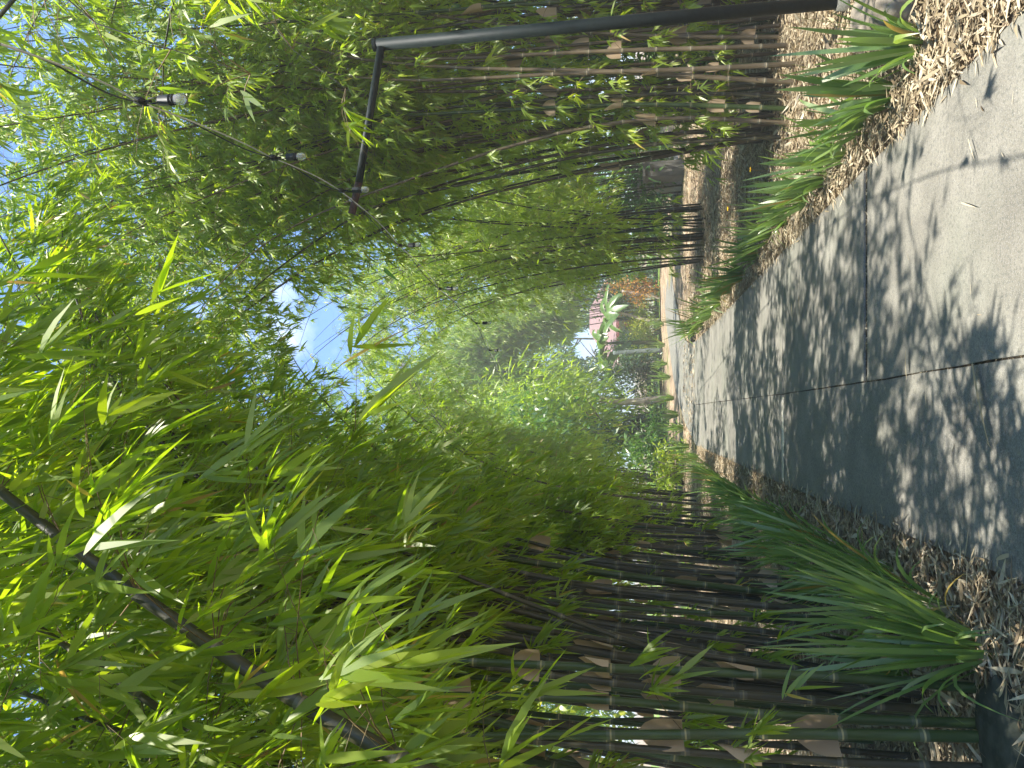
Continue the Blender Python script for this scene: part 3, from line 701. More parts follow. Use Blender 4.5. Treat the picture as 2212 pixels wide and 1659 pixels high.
clump(6.4, 24.0, 1.2, 1.2, 30, 'distant bamboo beyond the second right clump, leaf colour brightened', H=(9, 12.5), r0=(0.02, 0.03), th1=(0.6, 1.4), path_side=PI, bias=0.7,
      nb=2.0, bl=1.1, nf=4, nl=6, ll=0.24, hang=(-0.2, -0.1, -0.7), st=ST3, k=5, low=0.0, zstart=3.0)

# ------------------------------------------------------------------ strap-leaved plants along the edges
def strap_plant(p, h, nb_, label, group, lean_=(0, 0), wd=0.026, seed_st=STB, flowers=()):
    root = empty('strap_leaf_plant', (float(p[0]), float(p[1]), -0.02), label, 'strap-leaved plant', group)
    mb = MB(); n = nb_
    a = RNG.random(n) * 2 * math.pi; q = RNG.random(n) ** 0.7; wd = wd * RNG.uniform(0.55, 1.25, n)
    B = np.stack([0.09 * q * np.cos(a), 0.09 * q * np.sin(a), np.zeros(n)], 1)
    sp_ = RNG.uniform(0.04, 0.52, n)
    D = np.stack([np.cos(a) * sp_ + lean_[0], np.sin(a) * sp_ + lean_[1], np.ones(n)], 1)
    N = np.stack([-np.cos(a) + RNG.normal(0, 0.5, n), -np.sin(a) + RNG.normal(0, 0.5, n), np.full(n, 0.3)], 1)
    L = h * 1.12 * RNG.uniform(0.55, 1.15, n); tint = np.clip(RNG.beta(2, 2, n), 0, 0.94)
    dead = RNG.random(n) < 0.05; tint[dead] = 0.99
    T7 = (np.linspace(0, 1, 9), np.array([.45, .7, .9, 1.0, 1.0, .9, .72, .42, 0]))
    leaves(mb, B, D, N, L, wd, RNG.uniform(0.05, 1.0, n) ** 1.5 * (0.35 + sp_) * 1.2, T7, 0.16, tint)
    o = mb.build('leaves', M['strap_leaf'], None); o.parent = root
    for (fx, fy, fz) in flowers:
        fb = MB(); m_ = 6; an = np.arange(m_) * 2 * math.pi / m_
        leaves(fb, np.tile([fx, fy, fz], (m_, 1)).astype(float), np.stack([np.cos(an), np.sin(an) * 0.6, np.full(m_, 0.6)], 1), np.tile([0, -0.3, 1.0], (m_, 1)), np.full(m_, 0.03), np.full(m_, 0.017), np.full(m_, 0.3), ST4)
        fo = fb.build('flower', M['petal'], None); fo.parent = root; fo['label'] = 'small yellow flower'
        sb = MB(); sb.tube([(0, 0, 0), (fx * 0.4, fy * 0.4, fz * 0.6), (fx, fy, fz)], 0.003, 5); so = sb.build('stalk', M['twig'], None); so.parent = root
ORD = ['nearest', 'second', 'third', 'fourth', 'fifth', 'sixth', 'seventh', 'eighth', 'ninth', 'tenth', 'eleventh', 'twelfth', 'thirteenth', 'fourteenth', 'fifteenth', 'sixteenth', 'seventeenth', 'eighteenth']
rp = [(1985, 100, .66, 34), (1925, 205, .68, 34), (1868, 262, .62, 30), (1825, 330, .62, 30), (1785, 380, .60, 36), (1748, 420, .55, 48), (1705, 462, .55, 48), (1668, 505, .55, 46), (1640, 545, .58, 46), (1608, 590, .68, 46),
      (1583, 620, .72, 46), (1560, 652, .78, 46), (1540, 676, .82, 46), (1522, 700, .85, 44), (1508, 712, .9, 44)]
for i, (x, y, h, nb_) in enumerate(rp):
    p = G(x, y)
    strap_plant(p, h, nb_, f'green strap-leaved clump on the right path edge, {ORD[i]} counting from the black pole', 'strap-leaved plants along the right path edge',
                (-0.05, 0), 0.036 if i < 5 else 0.03, flowers=[(0.05, -0.1, 0.62)] if i in (6, 4) else ())
lp = [(2118, 1400, .88, 66), (2050, 1345, .80, 46), (1985, 1300, .78, 46), (1935, 1262, .74, 46), (1880, 1235, .72, 46), (1835, 1200, .70, 46), (1790, 1180, .68, 44), (1752, 1150, .68, 44), (1715, 1135, .68, 44), (1680, 1112, .66, 42),
      (1650, 1098, .66, 50), (1622, 1080, .66, 50), (1598, 1062, .66, 46), (1575, 1048, .66, 44), (1555, 1035, .66, 44), (1538, 1020, .66, 40), (1522, 1008, .66, 40), (1508, 990, .66, 40)]
for i, (x, y, h, nb_) in enumerate(lp):
    p = G(x, y)
    strap_plant(p, h, nb_, f'green strap-leaved clump on the left path edge, {ORD[i]} counting from the camera', 'strap-leaved plants along the left path edge', (0.06, -0.05), 0.024)
# second rank on the left and around the bend
for i, (x, y, h) in enumerate([(1960, 1440, .6), (1800, 1262, .66), (1700, 1190, .66), (1630, 1130, .7)]):
    strap_plant(G(x, y), h, 44, f'taller strap-leaved clump in the rear rank on the left, {ORD[i]} counting from the camera', 'strap-leaved plants behind the left front rank', (0, 0), 0.022)
for i, (x, y) in enumerate([(1478, 925), (1468, 895), (1458, 860), (1450, 815), (1443, 785), (1438, 745), (1436, 700), (1490, 965)]):
    d = G(x - 3, y)
    strap_plant(d, 0.85, 36, f'pale strap-leaved clump on the outer side of the bend, {ORD[i]} from the left' if i < 7 else 'pale green strap-leaved clump where the left path edge starts to bend', 'strap-leaved plants round the bend', (0, -0.1), 0.035)

# ------------------------------------------------------------------ the pole and its light string
M['pole_paint'] = solid_mat('pole_paint', (0.007, 0.012, 0.012), (0.014, 0.022, 0.021), 30, 0.55, 0.08, 0.2)
M['rust'] = solid_mat('rust', (0.025, 0.020, 0.018), (0.10, 0.055, 0.045), 40, 0.8, 0.4)
M['rubber'] = solid_mat('rubber', (0.012, 0.014, 0.014), (0.03, 0.032, 0.032), 40, 0.5, 0.1)
M['wire_white'] = solid_mat('wire_white', (0.55, 0.55, 0.55), (0.75, 0.75, 0.75), 30, 0.35, 0.1, 0.6)
mt, n, o = newmat('bulb_glass')
b = princ(n, o, (0.85, 0.83, 0.78), 0.12, None, 0.5); b.inputs['Transmission Weight'].default_value = 0.75; b.inputs['IOR'].default_value = 1.3
M['bulb_glass'] = mt
YP = 5.05
pb = G(1838, 2); pb = np.array([pb[0], pb[1], 0.0])
YP = pb[1]
pt = P(812, 97, YP)
pole = empty('lamp_pole', (float(pb[0]), float(pb[1]), 0), 'tall black steel pole with an arm carrying the light string at the right', 'pole')
mb = MB(); mb.tube([pb + np.array([0, 0, -0.1]), pb * 0.5 + pt * 0.5, pt], 0.047, 20); mb.build('post', M['pole_paint'], pole, True)
mb = MB(); dcap = norm(pt - pb); mb.tube([pt - dcap * 0.004, pt + dcap * 0.022], 0.0500, 20); mb.build('cap', M['pole_paint'], pole, False)
a0 = P(822, 108, YP - 0.01); a1 = P(775, 395, YP + 0.05); a2 = P(760, 462, YP + 0.07)
mb = MB(); mb.tube([a0 - (a1 - a0) * 0.02, a0 * 0.5 + a1 * 0.5, a1], 0.030, 16); arm = mb.build('arm', M['pole_paint'], pole, True)
mb = MB(); mb.tube([a1 - (a2 - a1) * 0.01, a2], [0.0305, 0.0295], 16); mb.build('arm_tip', M['rust'], arm, False)['label'] = 'rusty bare end of the arm'
mb = MB()
for k_ in range(3):
    c = P(763, 430 + k_ * 3, YP + 0.07); an = np.linspace(0, 2 * math.pi, 17); ax = norm(a2 - a1)
    U = norm(np.cross(ax, np.array([0, 1.0, 0.1]))); W = np.cross(ax, U)
    mb.tube([c + 0.033 * (math.cos(q) * U + math.sin(q) * W) for q in an], 0.003, 5, cap=False)
mb.build('tie', M['wire_white'], pole, False)
# plastic base sleeve on the pole
mb = MB(); mb.tube([pb + np.array([0, 0, -0.08]), pb + np.array([0, 0, 0.10])], [0.075, 0.06], 18); mb.build('base_collar', M['old_concrete'], pole, True)

att = [((0, 95), 1.75), ((300, 220), 2.85), ((588, 341), 4.30), ((735, 412), 5.18), ((862, 530), 6.9), ((948, 624), 8.1), ((1028, 698), 10.2), ((1056, 757), 12.2), ((1075, 803), 14.6), ((1092, 835), 17.5)]
ap = [P(x, y, Y) for (x, y), Y in att]
ap = [ap[0] + (ap[0] - ap[1]) * 1.2] + ap
string = empty('string_light', tuple(float(v) for v in ap[4]), 'black cable string of glass bulbs strung above the path, tied to the pole arm', 'string lights')
cab = MB(); wir = MB()
for i in range(len(ap) - 1):
    A_, B_ = ap[i], ap[i + 1]; L_ = np.linalg.norm(B_ - A_); t = np.linspace(0, 1, 12)
    sag = 0.055 * min(L_, 3)
    base = A_[None] * (1 - t)[:, None] + B_[None] * t[:, None]
    cpts = base.copy(); cpts[:, 2] -= sag * 4 * t * (1 - t) * 0.12; cpts[:, 2] += 0.02 * np.sin(t * math.pi); cpts[:, 0] += 0.012 * np.sin(t * 2 * math.pi)
    cab.tube(cpts, 0.0034, 6); 
    wp = base.copy(); wp[:, 2] -= 0.035 * np.sin(t * math.pi); wir.tube(wp, 0.0036, 5)
cab.build('cable', M['rubber'], string, True); wir.build('support_wire', M['wire_white'], string, True)
for i, p in enumerate(ap[2:-1]):
    q = p + np.array([0, 0, -0.01])
    sk = MB(); sk.box(q + np.array([0, 0, 0.0]), (0.022, 0.05, 0.034)); sk.tube([q, q + np.array([0, 0, -0.045])], 0.006, 6)
    sk.tube([q + np.array([0.012, 0, -0.03]), q + np.array([0.012, 0, -0.085])], 0.0025, 5)
    sk.tube([q + np.array([-0.012, 0, -0.03]), q + np.array([-0.008, 0, -0.085])], 0.0035, 5)
    sk.tube([q + np.array([0, 0, z]) for z in (-0.080, -0.082, -0.125, -0.127, -0.132, -0.134, -0.139, -0.141, -0.147)], [0.010, 0.0205, 0.0215, 0.0235, 0.0235, 0.0205, 0.0205, 0.0235, 0.0225], 16)
    so = sk.build('socket', M['rubber'], string, True)
    bb = MB(); bb.tube([q + np.array([0, 0, z]) for z in (-0.140, -0.15, -0.165, -0.185, -0.196, -0.201)], [0.016, 0.020, 0.0225, 0.0225, 0.018, 0.006], 16)
    bo = bb.build('bulb', M['bulb_glass'], None, True); bo.parent = so; bo.location = (0, 0, 0)

# ------------------------------------------------------------------ rocks and edging by the pole
M['rock'] = solid_mat('rock', (0.10, 0.085, 0.065), (0.30, 0.26, 0.20), 9, 0.9, 0.8, 0.2, dist=0.03)
M['dark_rock'] = solid_mat('dark_rock', (0.022, 0.028, 0.018), (0.07, 0.075, 0.055), 12, 0.95, 0.8, 0.15, dist=0.02)
def rock(p, s, label, mat, seed, name='rock', flat=0.0, rot=0.0):
    nu, nv_ = 26, 16; rr = random.Random(seed); ph = [rr.uniform(0, 6) for _ in range(9)]; V = []
    for j in range(nv_ + 1):
        th = math.pi * j / nv_
        for i in range(nu):
            a = 2 * math.pi * i / nu; d = np.array([math.sin(th) * math.cos(a), math.sin(th) * math.sin(a), math.cos(th)])
            # squarish boulder with ledges
            pw = 0.72; e = np.sign(d) * np.abs(d) ** pw
            k_ = 1 + 0.10 * math.sin(3 * d[0] + ph[0]) * math.cos(4 * d[1] + ph[1]) + 0.05 * math.sin(9 * d[2] + ph[2] + 3 * d[0]) + 0.035 * math.sin(14 * d[0] + ph[3]) * math.sin(13 * d[1] + ph[4]) + 0.02 * math.sin(29 * d[1] + 21 * d[2] + ph[5])
            V.append(e * k_ * np.array(s))
    cr_, sr_ = math.cos(rot), math.sin(rot); V = np.array(V); V = np.stack([V[:, 0] * cr_ - V[:, 1] * sr_, V[:, 0] * sr_ + V[:, 1] * cr_, V[:, 2]], 1)
    Fq = [[j * nu + i, (j + 1) * nu + i, (j + 1) * nu + (i + 1) % nu, j * nu + (i + 1) % nu] for j in range(nv_) for i in range(nu)]
    mb = MB(); mb.add(V, Fq); o = mb.build(name, mat, None, True); o.location = tuple(float(v) for v in p)
    return tag(o, label, 'rock', 'rocks beside the path')
q = G(1975, 14); rock((q[0] + 0.12, q[1] + 0.12, 0.05), (0.20, 0.17, 0.16), 'weathered brown boulder in front of the black pole', M['rock'], 3, rot=0.3)
q = G(1890, 40); rock((q[0] + 0.02, q[1] + 0.12, 0.02), (0.17, 0.12, 0.09), 'low grey rock tucked behind the boulder by the pole', M['rock'], 5)
q = G(2180, 1610); rock((q[0] - 0.02, q[1], -0.03), (0.30, 0.20, 0.10), 'dark mossy stone slab at the near left corner', M['dark_rock'], 8, rot=0.5)
q = G(1498, 735); rock((q[0] + 0.12, q[1], 0.02), (0.17, 0.14, 0.12), 'small dark stone at the inner corner of the bend', M['dark_rock'], 9)

# ------------------------------------------------------------------ the garden beyond
def crown_cloud(mb, c, rad, n, Lr, Wr, st=ST4, droop=0.4, clumps=26, spread=0.30, tint_shift=0.0, hang=-0.3):
    c = np.array(c, float); rad = np.array(rad, float)
    cc = norm(RNG.normal(0, 1, (clumps, 3))) * (RNG.random((clumps, 1)) ** 0.4)
    w_ = RNG.integers(0, clumps, n)
    Q = c + (cc[w_] + RNG.normal(0, spread, (n, 3))) * rad
    px, py, dep = proj(Q); kh = np.ones(n, bool)
    for hx, hy, rx, ry in HOLES: kh &= ~((((px - hx) / rx) ** 2 + ((py - hy) / ry) ** 2 < 0.4 + 0.6 * RNG.random(n)) & (dep > 0))
    Q = Q[kh]; w_ = w_[kh]; n = len(Q)
    D = norm(RNG.normal(0, 1, (n, 3)) + (Q - c) / rad * 0.7 + np.array([0, 0, hang]))
    ct = RNG.random(clumps)
    leaves(mb, Q, D, norm(RNG.normal(0, 0.6, (n, 3)) + np.array([0, 0, 1.0])), RNG.uniform(*Lr, n), RNG.uniform(*Wr, n), RNG.uniform(0, droop, n), st, 0.1,
           np.clip(ct[w_] * 0.6 + RNG.random(n) * 0.4 + tint_shift, 0, 1))
    return Q, cc
M['bark'] = solid_mat('bark', (0.10, 0.085, 0.065), (0.30, 0.27, 0.22), 7, 0.9, 0.6, 0.15, dist=0.03)
M['pale_bark'] = solid_mat('pale_bark', (0.22, 0.17, 0.13), (0.62, 0.56, 0.50), 4, 0.85, 0.5, 0.15, dist=0.03)
def tree(x, y, h, r, label, mat='broad_leaf', n=5000, leaf=(0.16, 0.34), tr=0.14, cr_z=0.62, bark='bark', group='trees beyond the bamboo', name='tree', rz=None, cat='tree', clumps=40, wr=0.42):
    root = empty(name, (x, y, 0), label, cat, group)
    mb = MB(); top = h * cr_z; w1 = random.uniform(-0.3, 0.3)
    tp = [(x, y, -0.1), (x + w1 * 0.3, y, top * 0.35), (x + w1, y + 0.1, top * 0.7), (x + w1 * 0.8, y, top)]
    tp = resample(np.array(tp, float), 0.3)
    mb.tube(tp, np.interp(np.arange(len(tp)), [0, 2, len(tp) - 1], [tr * 1.35, tr, tr * 0.45]), 10)
    for k_ in range(7):
        i = random.randint(int(len(tp) * 0.45), len(tp) - 1); a = random.uniform(0, 6.28); L = r * random.uniform(0.5, 0.9)
        e = tp[i] + np.array([math.cos(a) * L, math.sin(a) * L, L * random.uniform(0.3, 0.9)])
        mb.tube([tp[i], tp[i] * 0.5 + e * 0.5 + np.array([0, 0, 0.1]), e], [tr * 0.45, tr * 0.3, tr * 0.1], 6)
    mb.build('trunk', M[bark], root, True)
    cb = MB(); rz = rz or h * (1 - cr_z) * 1.15
    if mat == 'bamboo_leaf': wr = 0.17; leaf = (leaf[0] * 1.7, leaf[1] * 1.6)
    crown_cloud(cb, (x + w1 * 0.8, y, h - rz * 0.85), (r, r, rz), n, leaf, (leaf[0] * wr, leaf[1] * wr), ST3 if y > 25 else ST4, clumps=clumps, hang=-1.0 if mat == 'bamboo_leaf' else -0.3)
    cb.build('crown', M[mat], root)
def shrub(x, y, h, r, label, mat, n=900, leaf=(0.10, 0.2), wr=0.35, group='shrubs in the garden beyond', name='shrub', hang=0.2, z0=0.0, clumps=14):
    root = empty(name, (x, y, 0), label, 'shrub', group)
    mb = MB()
    for k_ in range(5):
        a = k_ * 1.26 + 0.3; mb.tube([(x, y, -0.05), (x + 0.4 * r * math.cos(a), y + 0.4 * r * math.sin(a), z0 + h * 0.45), (x + 0.7 * r * math.cos(a), y + 0.7 * r * math.sin(a), z0 + h * 0.75)], [0.03, 0.02, 0.008], 5)
    mb.build('stem', M['bark'], root, True)
    cb = MB(); crown_cloud(cb, (x, y, z0 + h * 0.52), (r, r, h * 0.45), n, leaf, (leaf[0] * wr, leaf[1] * wr), ST3, clumps=clumps, hang=hang)
    cb.build('foliage', M[mat], root)
def X_(y_px, Y): return (CY - y_px) / F * Y * 1.0 / 1.0
# lawn strip beyond the bend
M['lawn'] = solid_mat('lawn', (0.07, 0.15, 0.025), (0.24, 0.33, 0.07), 14, 0.9, 0.6, 0.1, dist=0.05)
mb = MB(); V = [(-30, 42.5, 0.06), (30, 42.5, 0.06), (30, 75, 0.10), (-30, 75, 0.10)]; mb.add(V, [[0, 1, 2, 3]]); tag(mb.build('lawn', M['lawn']), kind='structure')
mb = MB(); V = [(-24, 9, 0.075), (-5.5, 9, 0.075), (-5.0, 24, 0.075), (-24, 24, 0.075)]; mb.add(V, [[0, 1, 2, 3]]); tag(mb.build('lawn', M['lawn']), kind='structure')

# house with a dull red roof
M['roof_red'] = None
mt, n, o = newmat('roof_red')
t = n.nodes.new('ShaderNodeTexCoord'); br = n.nodes.new('ShaderNodeTexBrick'); br.inputs['Scale'].default_value = 1.6
br.inputs['Color1'].default_value = (0.20, 0.135, 0.13, 1); br.inputs['Color2'].default_value = (0.25, 0.17, 0.16, 1); br.inputs['Mortar'].default_value = (0.30, 0.16, 0.16, 1)
br.inputs['Mortar Size'].default_value = 0.02
n.links.new(t.outputs['Object'], br.inputs['Vector']); princ(n, o, br.outputs['Color'], 0.7); M['roof_red'] = mt
M['wall_white'] = solid_mat('wall_white', (0.62, 0.60, 0.57), (0.74, 0.72, 0.70), 3, 0.8, 0.05)
M['fascia'] = solid_mat('fascia', (0.22, 0.08, 0.08), (0.32, 0.13, 0.12), 10, 0.6, 0.1)
M['window_glass'] = solid_mat('window_glass', (0.10, 0.13, 0.16), (0.20, 0.24, 0.28), 1.5, 0.12, 0.0, 0.7)
HY = 54.0; hx0, hx1 = 0.9, 8.4
house = empty('house', (4.6, HY, 0), 'low white house with a dull red roof seen beyond the banana plants', 'house')
mb = MB(); mb.box(((hx0 + hx1) / 2, HY + 4, 1.3), (hx1 - hx0 - 0.6, 8, 2.6)); mb.build('wall', M['wall_white'], house)
mb = MB()
rz0, rz1 = 2.6, 4.7
V = [(hx0 - .3, HY - 0.5, rz0), (hx1 + .3, HY - 0.5, rz0), (hx1 + .3, HY + 8.5, rz0), (hx0 - .3, HY + 8.5, rz0), (3.9, HY + 4, rz1), (5.6, HY + 4, rz1)]
V = V + [(a, b_, c - 0.12) for a, b_, c in V[:4]]
mb.add(V, [[0, 1, 5, 4], [2, 3, 4, 5], [6, 9, 8, 7]], 0.5, 0, [[1, 2, 5], [3, 0, 4]]); rf = mb.build('roof', M['roof_red'], house)
mb = MB(); mb.box(((hx0 + hx1) / 2, HY - 0.52, 2.52), (hx1 - hx0 + .6, 0.06, 0.2)); mb.build('fascia', M['fascia'], house)
for wx in (2.2, 4.4, 6.6):
    mb = MB()
    for dx, dz, sx, sz in ((0, 0.62, 1.2, 0.08), (0, -0.62, 1.2, 0.08), (-0.6, 0, 0.08, 1.3), (0.6, 0, 0.08, 1.3), (0, 0, 0.05, 1.16)): mb.box((wx + dx, HY - 0.03, 1.35 + dz), (sx, 0.10 if dx == 0 and dz == 0 else 0.12, sz))
    fo = mb.build('window', M['fascia'], house)
    mb = MB(); mb.box((wx, HY - 0.005, 1.35), (1.10, 0.02, 1.14)); g_ = mb.build('pane', M['window_glass'], None); g_.parent = fo
# banana plants
def banana(x, y, h, label, leafs):
    leafs = leafs + [(random.uniform(0, 6.28), random.uniform(0.3, 1.2), random.uniform(1.5, 2.1), 0.5, random.uniform(0.4, 1.0)) for _ in range(8)]
    root = empty('banana_plant', (x, y, 0), label, 'banana plant', 'banana plants before the house')
    mb = MB(); mb.tube([(x, y, -0.1), (x + .03, y, h * 0.4), (x, y, h * 0.68)], [0.13, 0.10, 0.06], 10); mb.build('stem', M['culm_green'], root, True, 'seg')
    for (az, el, L, W, dr) in leafs:
        L *= 1.1; W *= 0.95
        mb = MB(); k_ = 14; t = np.linspace(0, 1, k_); d = np.array([math.cos(az) * math.cos(el), math.sin(az) * math.cos(el), math.sin(el)])
        C = np.array([x, y, h * 0.66]) + d * (L * t)[:, None] + np.array([0, 0, -1]) * (dr * L * t ** 2)[:, None]
        T = norm(np.gradient(C, axis=0)); S = norm(np.cross(T, np.array([0, 0, 1.0]) + 0.3 * np.array([math.sin(az), -math.cos(az), 0]))); Nn = np.cross(S, T)
        wv = W / 2 * np.interp(t, [0, .14, .2, .35, .7, .92, 1], [0.03, 0.04, .6, 1, .95, .55, 0.02]); jag = 1 + 0.10 * np.sin(t * 60 + az)
        rows = [C - S * (wv * jag)[:, None] - Nn * (wv * .1)[:, None], C - S * (wv * .5)[:, None] + Nn * (wv * .22)[:, None], C, C + S * (wv * .5)[:, None] + Nn * (wv * .22)[:, None], C + S * (wv * jag)[:, None] - Nn * (wv * .1)[:, None]]
        V = np.stack(rows, 1).reshape(-1, 3)
        Fq = [[i * 5 + j, i * 5 + j + 1, (i + 1) * 5 + j + 1, (i + 1) * 5 + j] for i in range(k_ - 1) for j in range(4)]
        mb.add(V, Fq, np.repeat(np.clip(0.4 + 0.3 * np.sin(t * 40), 0, 1), 5)); mb.tube(C - Nn * 0.01, np.linspace(0.022, 0.006, k_), 5, a=np.full(k_, 1.0))
        mb.build('leaf', M['banana_leaf'], root, True)
def bx(yp, Y): return (CY - yp) / F * Y
YB = 42.0
banana(bx(742, YB), YB, 4.3, 'tallest banana plant, broad pale leaves before the red roof', [(0.2, 1.2, 2.0, .55, .6), (2.6, .9, 2.0, .55, .7), (-1.2, .9, 1.8, .55, .8), (-2.4, .7, 1.9, .5, .6), (1.2, 1.0, 1.9, .5, .8), (-0.3, .6, 1.8, .55, .9)])
banana(bx(800, YB + 1), YB + 1, 3.9, 'banana plant with a long leaf stretching left toward the dark shrub', [(3.0, .75, 2.4, .55, .25), (0.4, 1.0, 1.8, .5, .7), (-1.4, .8, 1.8, .55, .7), (-2.6, .4, 1.6, .5, .8), (1.8, .9, 1.6, .5, .6)])
banana(bx(690, YB + 2), YB + 2, 4.2, 'banana plant right of the tallest, leaves hanging over its neighbour', [(0.1, .9, 2.0, .6, .7), (3.3, .9, 2.0, .6, .6), (-1.5, .7, 1.9, .6, .9), (-0.7, .5, 1.8, .5, .8), (2.2, 1.0, 1.7, .5, .7)])
# trunks and posts standing in the garden
def trunk_post(name, pts_px, Y, r, mat, label, cat):
    pts = resample(np.array([P(x, y, Y) for x, y in pts_px]), 0.15)
    if pts[0][2] > 0: pts = np.vstack([[pts[0][0], pts[0][1], -0.05], pts])
    rad = np.linspace(r, r * 0.8, len(pts)) * (1 + 0.08 * np.sin(np.arange(len(pts)) * 1.7))
    mb = MB(); mb.tube(pts, rad, 10); o = mb.build(name, M[mat], None, True, loc=pts[0]); return tag(o, label, cat)
M['lichen'] = solid_mat('lichen', (0.16, 0.12, 0.09), (0.55, 0.50, 0.42), 3.0, 0.9, 0.6, 0.15, dist=0.03)
M['post_grey'] = solid_mat('post_grey', (0.10, 0.13, 0.12), (0.20, 0.24, 0.22), 5, 0.9, 0.3)
trunk_post('tree_stump', [(1425, 862), (1380, 868), (1330, 868), (1292, 862)], 37.0, 0.19, 'lichen', 'thick mottled grey tree stump with lichen beyond the bend', 'stump')
trunk_post('garden_post', [(1420, 902), (1385, 904), (1350, 906)], 38.0, 0.15, 'post_grey', 'smooth grey-green post left of the mottled stump', 'post')
trunk_post('garden_post', [(1430, 757), (1400, 757), (1330, 762), (1322, 762)], 41.0, 0.13, 'post_grey', 'grey post with one dark side under the banana leaves', 'post')
trunk_post('garden_post', [(1432, 780), (1380, 784), (1335, 786)], 41.0, 0.06, 'pale_bark', 'thin pale upright post between the grey post and the dark shrub', 'post')
trunk_post('dead_branch', [(1430, 690), (1400, 692), (1355, 680), (1320, 672)], 43.0, 0.09, 'pale_bark', 'pale bare trunk leaning in front of the white wall', 'trunk')
trunk_post('dead_branch', [(1425, 643), (1385, 634), (1340, 628)], 43.0, 0.09, 'pale_bark', 'pale bare trunk leaning right behind the second right bamboo', 'trunk')
trunk_post('garden_tree_trunk', [(1428, 665), (1380, 664), (1340, 662)], 44.0, 0.09, 'bark', 'brown trunk upright behind the strap plants at the bend', 'trunk')
# shrubs
sh = [
    (bx(612, 46), 46, 4.2, 1.5, 'tall leafy shrub hiding the right end of the red roof', 'broad_leaf', 2600),
    (bx(735, 47), 47, 2.4, 1.0, 'mixed green shrub before the house windows', 'broad_leaf', 1500),
    (bx(812, 40), 40, 3.0, 0.85, 'dark green glossy shrub right of the mottled stump', 'dark_leaf', 1500),
    (bx(925, 37), 37, 3.0, 1.0, 'dark broadleaved shrub behind the grey-green post', 'dark_leaf', 1500),
    (bx(720, 43), 43, 1.6, 1.0, 'yellow-green shrub at the foot of the banana plants', 'lime_leaf', 1400),
    (bx(680, 44), 44, 1.8, 0.9, 'yellow shrub before the white house wall', 'lime_leaf', 1200),
    (bx(630, 43), 43, 2.5, 0.6, 'orange-yellow croton shrub behind the leaning bamboo culms', 'orange_leaf', 1200),
    (bx(700, 46), 46, 2.4, 0.5, 'rusty orange croton close to the house window', 'orange_leaf', 600),
    (bx(770, 43), 43, 1.4, 0.9, 'lime shrub between the two garden posts', 'lime_leaf', 900),
    (bx(860, 41), 41, 1.4, 1.0, 'lime shrub low behind the mottled stump', 'lime_leaf', 900),
    (bx(975, 30), 30, 1.6, 1.2, 'bright green shrub left of the posts', 'broad_leaf', 1300),
    (bx(1010, 24), 24, 1.1, 0.7, 'pale shrub near the farthest left bamboo', 'lime_leaf', 900),
    (bx(560, 41), 41, 2.8, 1.3, 'leafy green shrub behind the second right bamboo', 'broad_leaf', 1500),
    (bx(480, 28), 28, 2.2, 1.2, 'green shrub in the gap right of the path', 'broad_leaf', 1500),
    (bx(395, 24), 24, 2.6, 1.1, 'green shrub with yellow flowers in the gap between right bamboos', 'broad_leaf', 1500),
    (5.6, 12.0, 2.6, 1.3, 'leafy shrub hidden close behind the big right bamboo', 'broad_leaf', 2500),
    (7.6, 12.5, 3.2, 1.6, 'leafy shrub at the far right behind the big bamboo', 'broad_leaf', 2500),
    (bx(340, 30), 30, 3.0, 1.6, 'tall green shrub behind the gap between right bamboos', 'broad_leaf', 1800),
]
for (x, y, h, r, lab, mt_, n_) in sh: shrub(x, y, h, r, lab, mt_, n_, leaf=(0.16, 0.32) if 'broad' in mt_ or 'dark' in mt_ else (0.10, 0.22))
# pink blossoms on a stem near the roof corner
root = empty('flowering_bush', (bx(764, 46), 46, 0), 'bush with pink blossoms at the left corner of the red roof', 'bush')
cb = MB(); crown_cloud(cb, (bx(764, 46), 46, 2.3), (0.7, 0.6, 0.9), 700, (0.12, 0.22), (0.04, 0.08), ST3, clumps=12); cb.build('foliage', M['broad_leaf'], root)
cb = MB(); crown_cloud(cb, (bx(764, 46), 45.4, 2.6), (0.6, 0.3, 0.7), 36, (0.10, 0.16), (0.08, 0.12), ST3, clumps=9, spread=0.12); cb.build('blossom', M['pink_petal'], root)
mb = MB(); mb.tube([(bx(764, 46), 46, -0.1), (bx(764, 46) + .1, 46, 2.2)], [0.05, 0.03], 6); mb.build('stem', M['bark'], root)

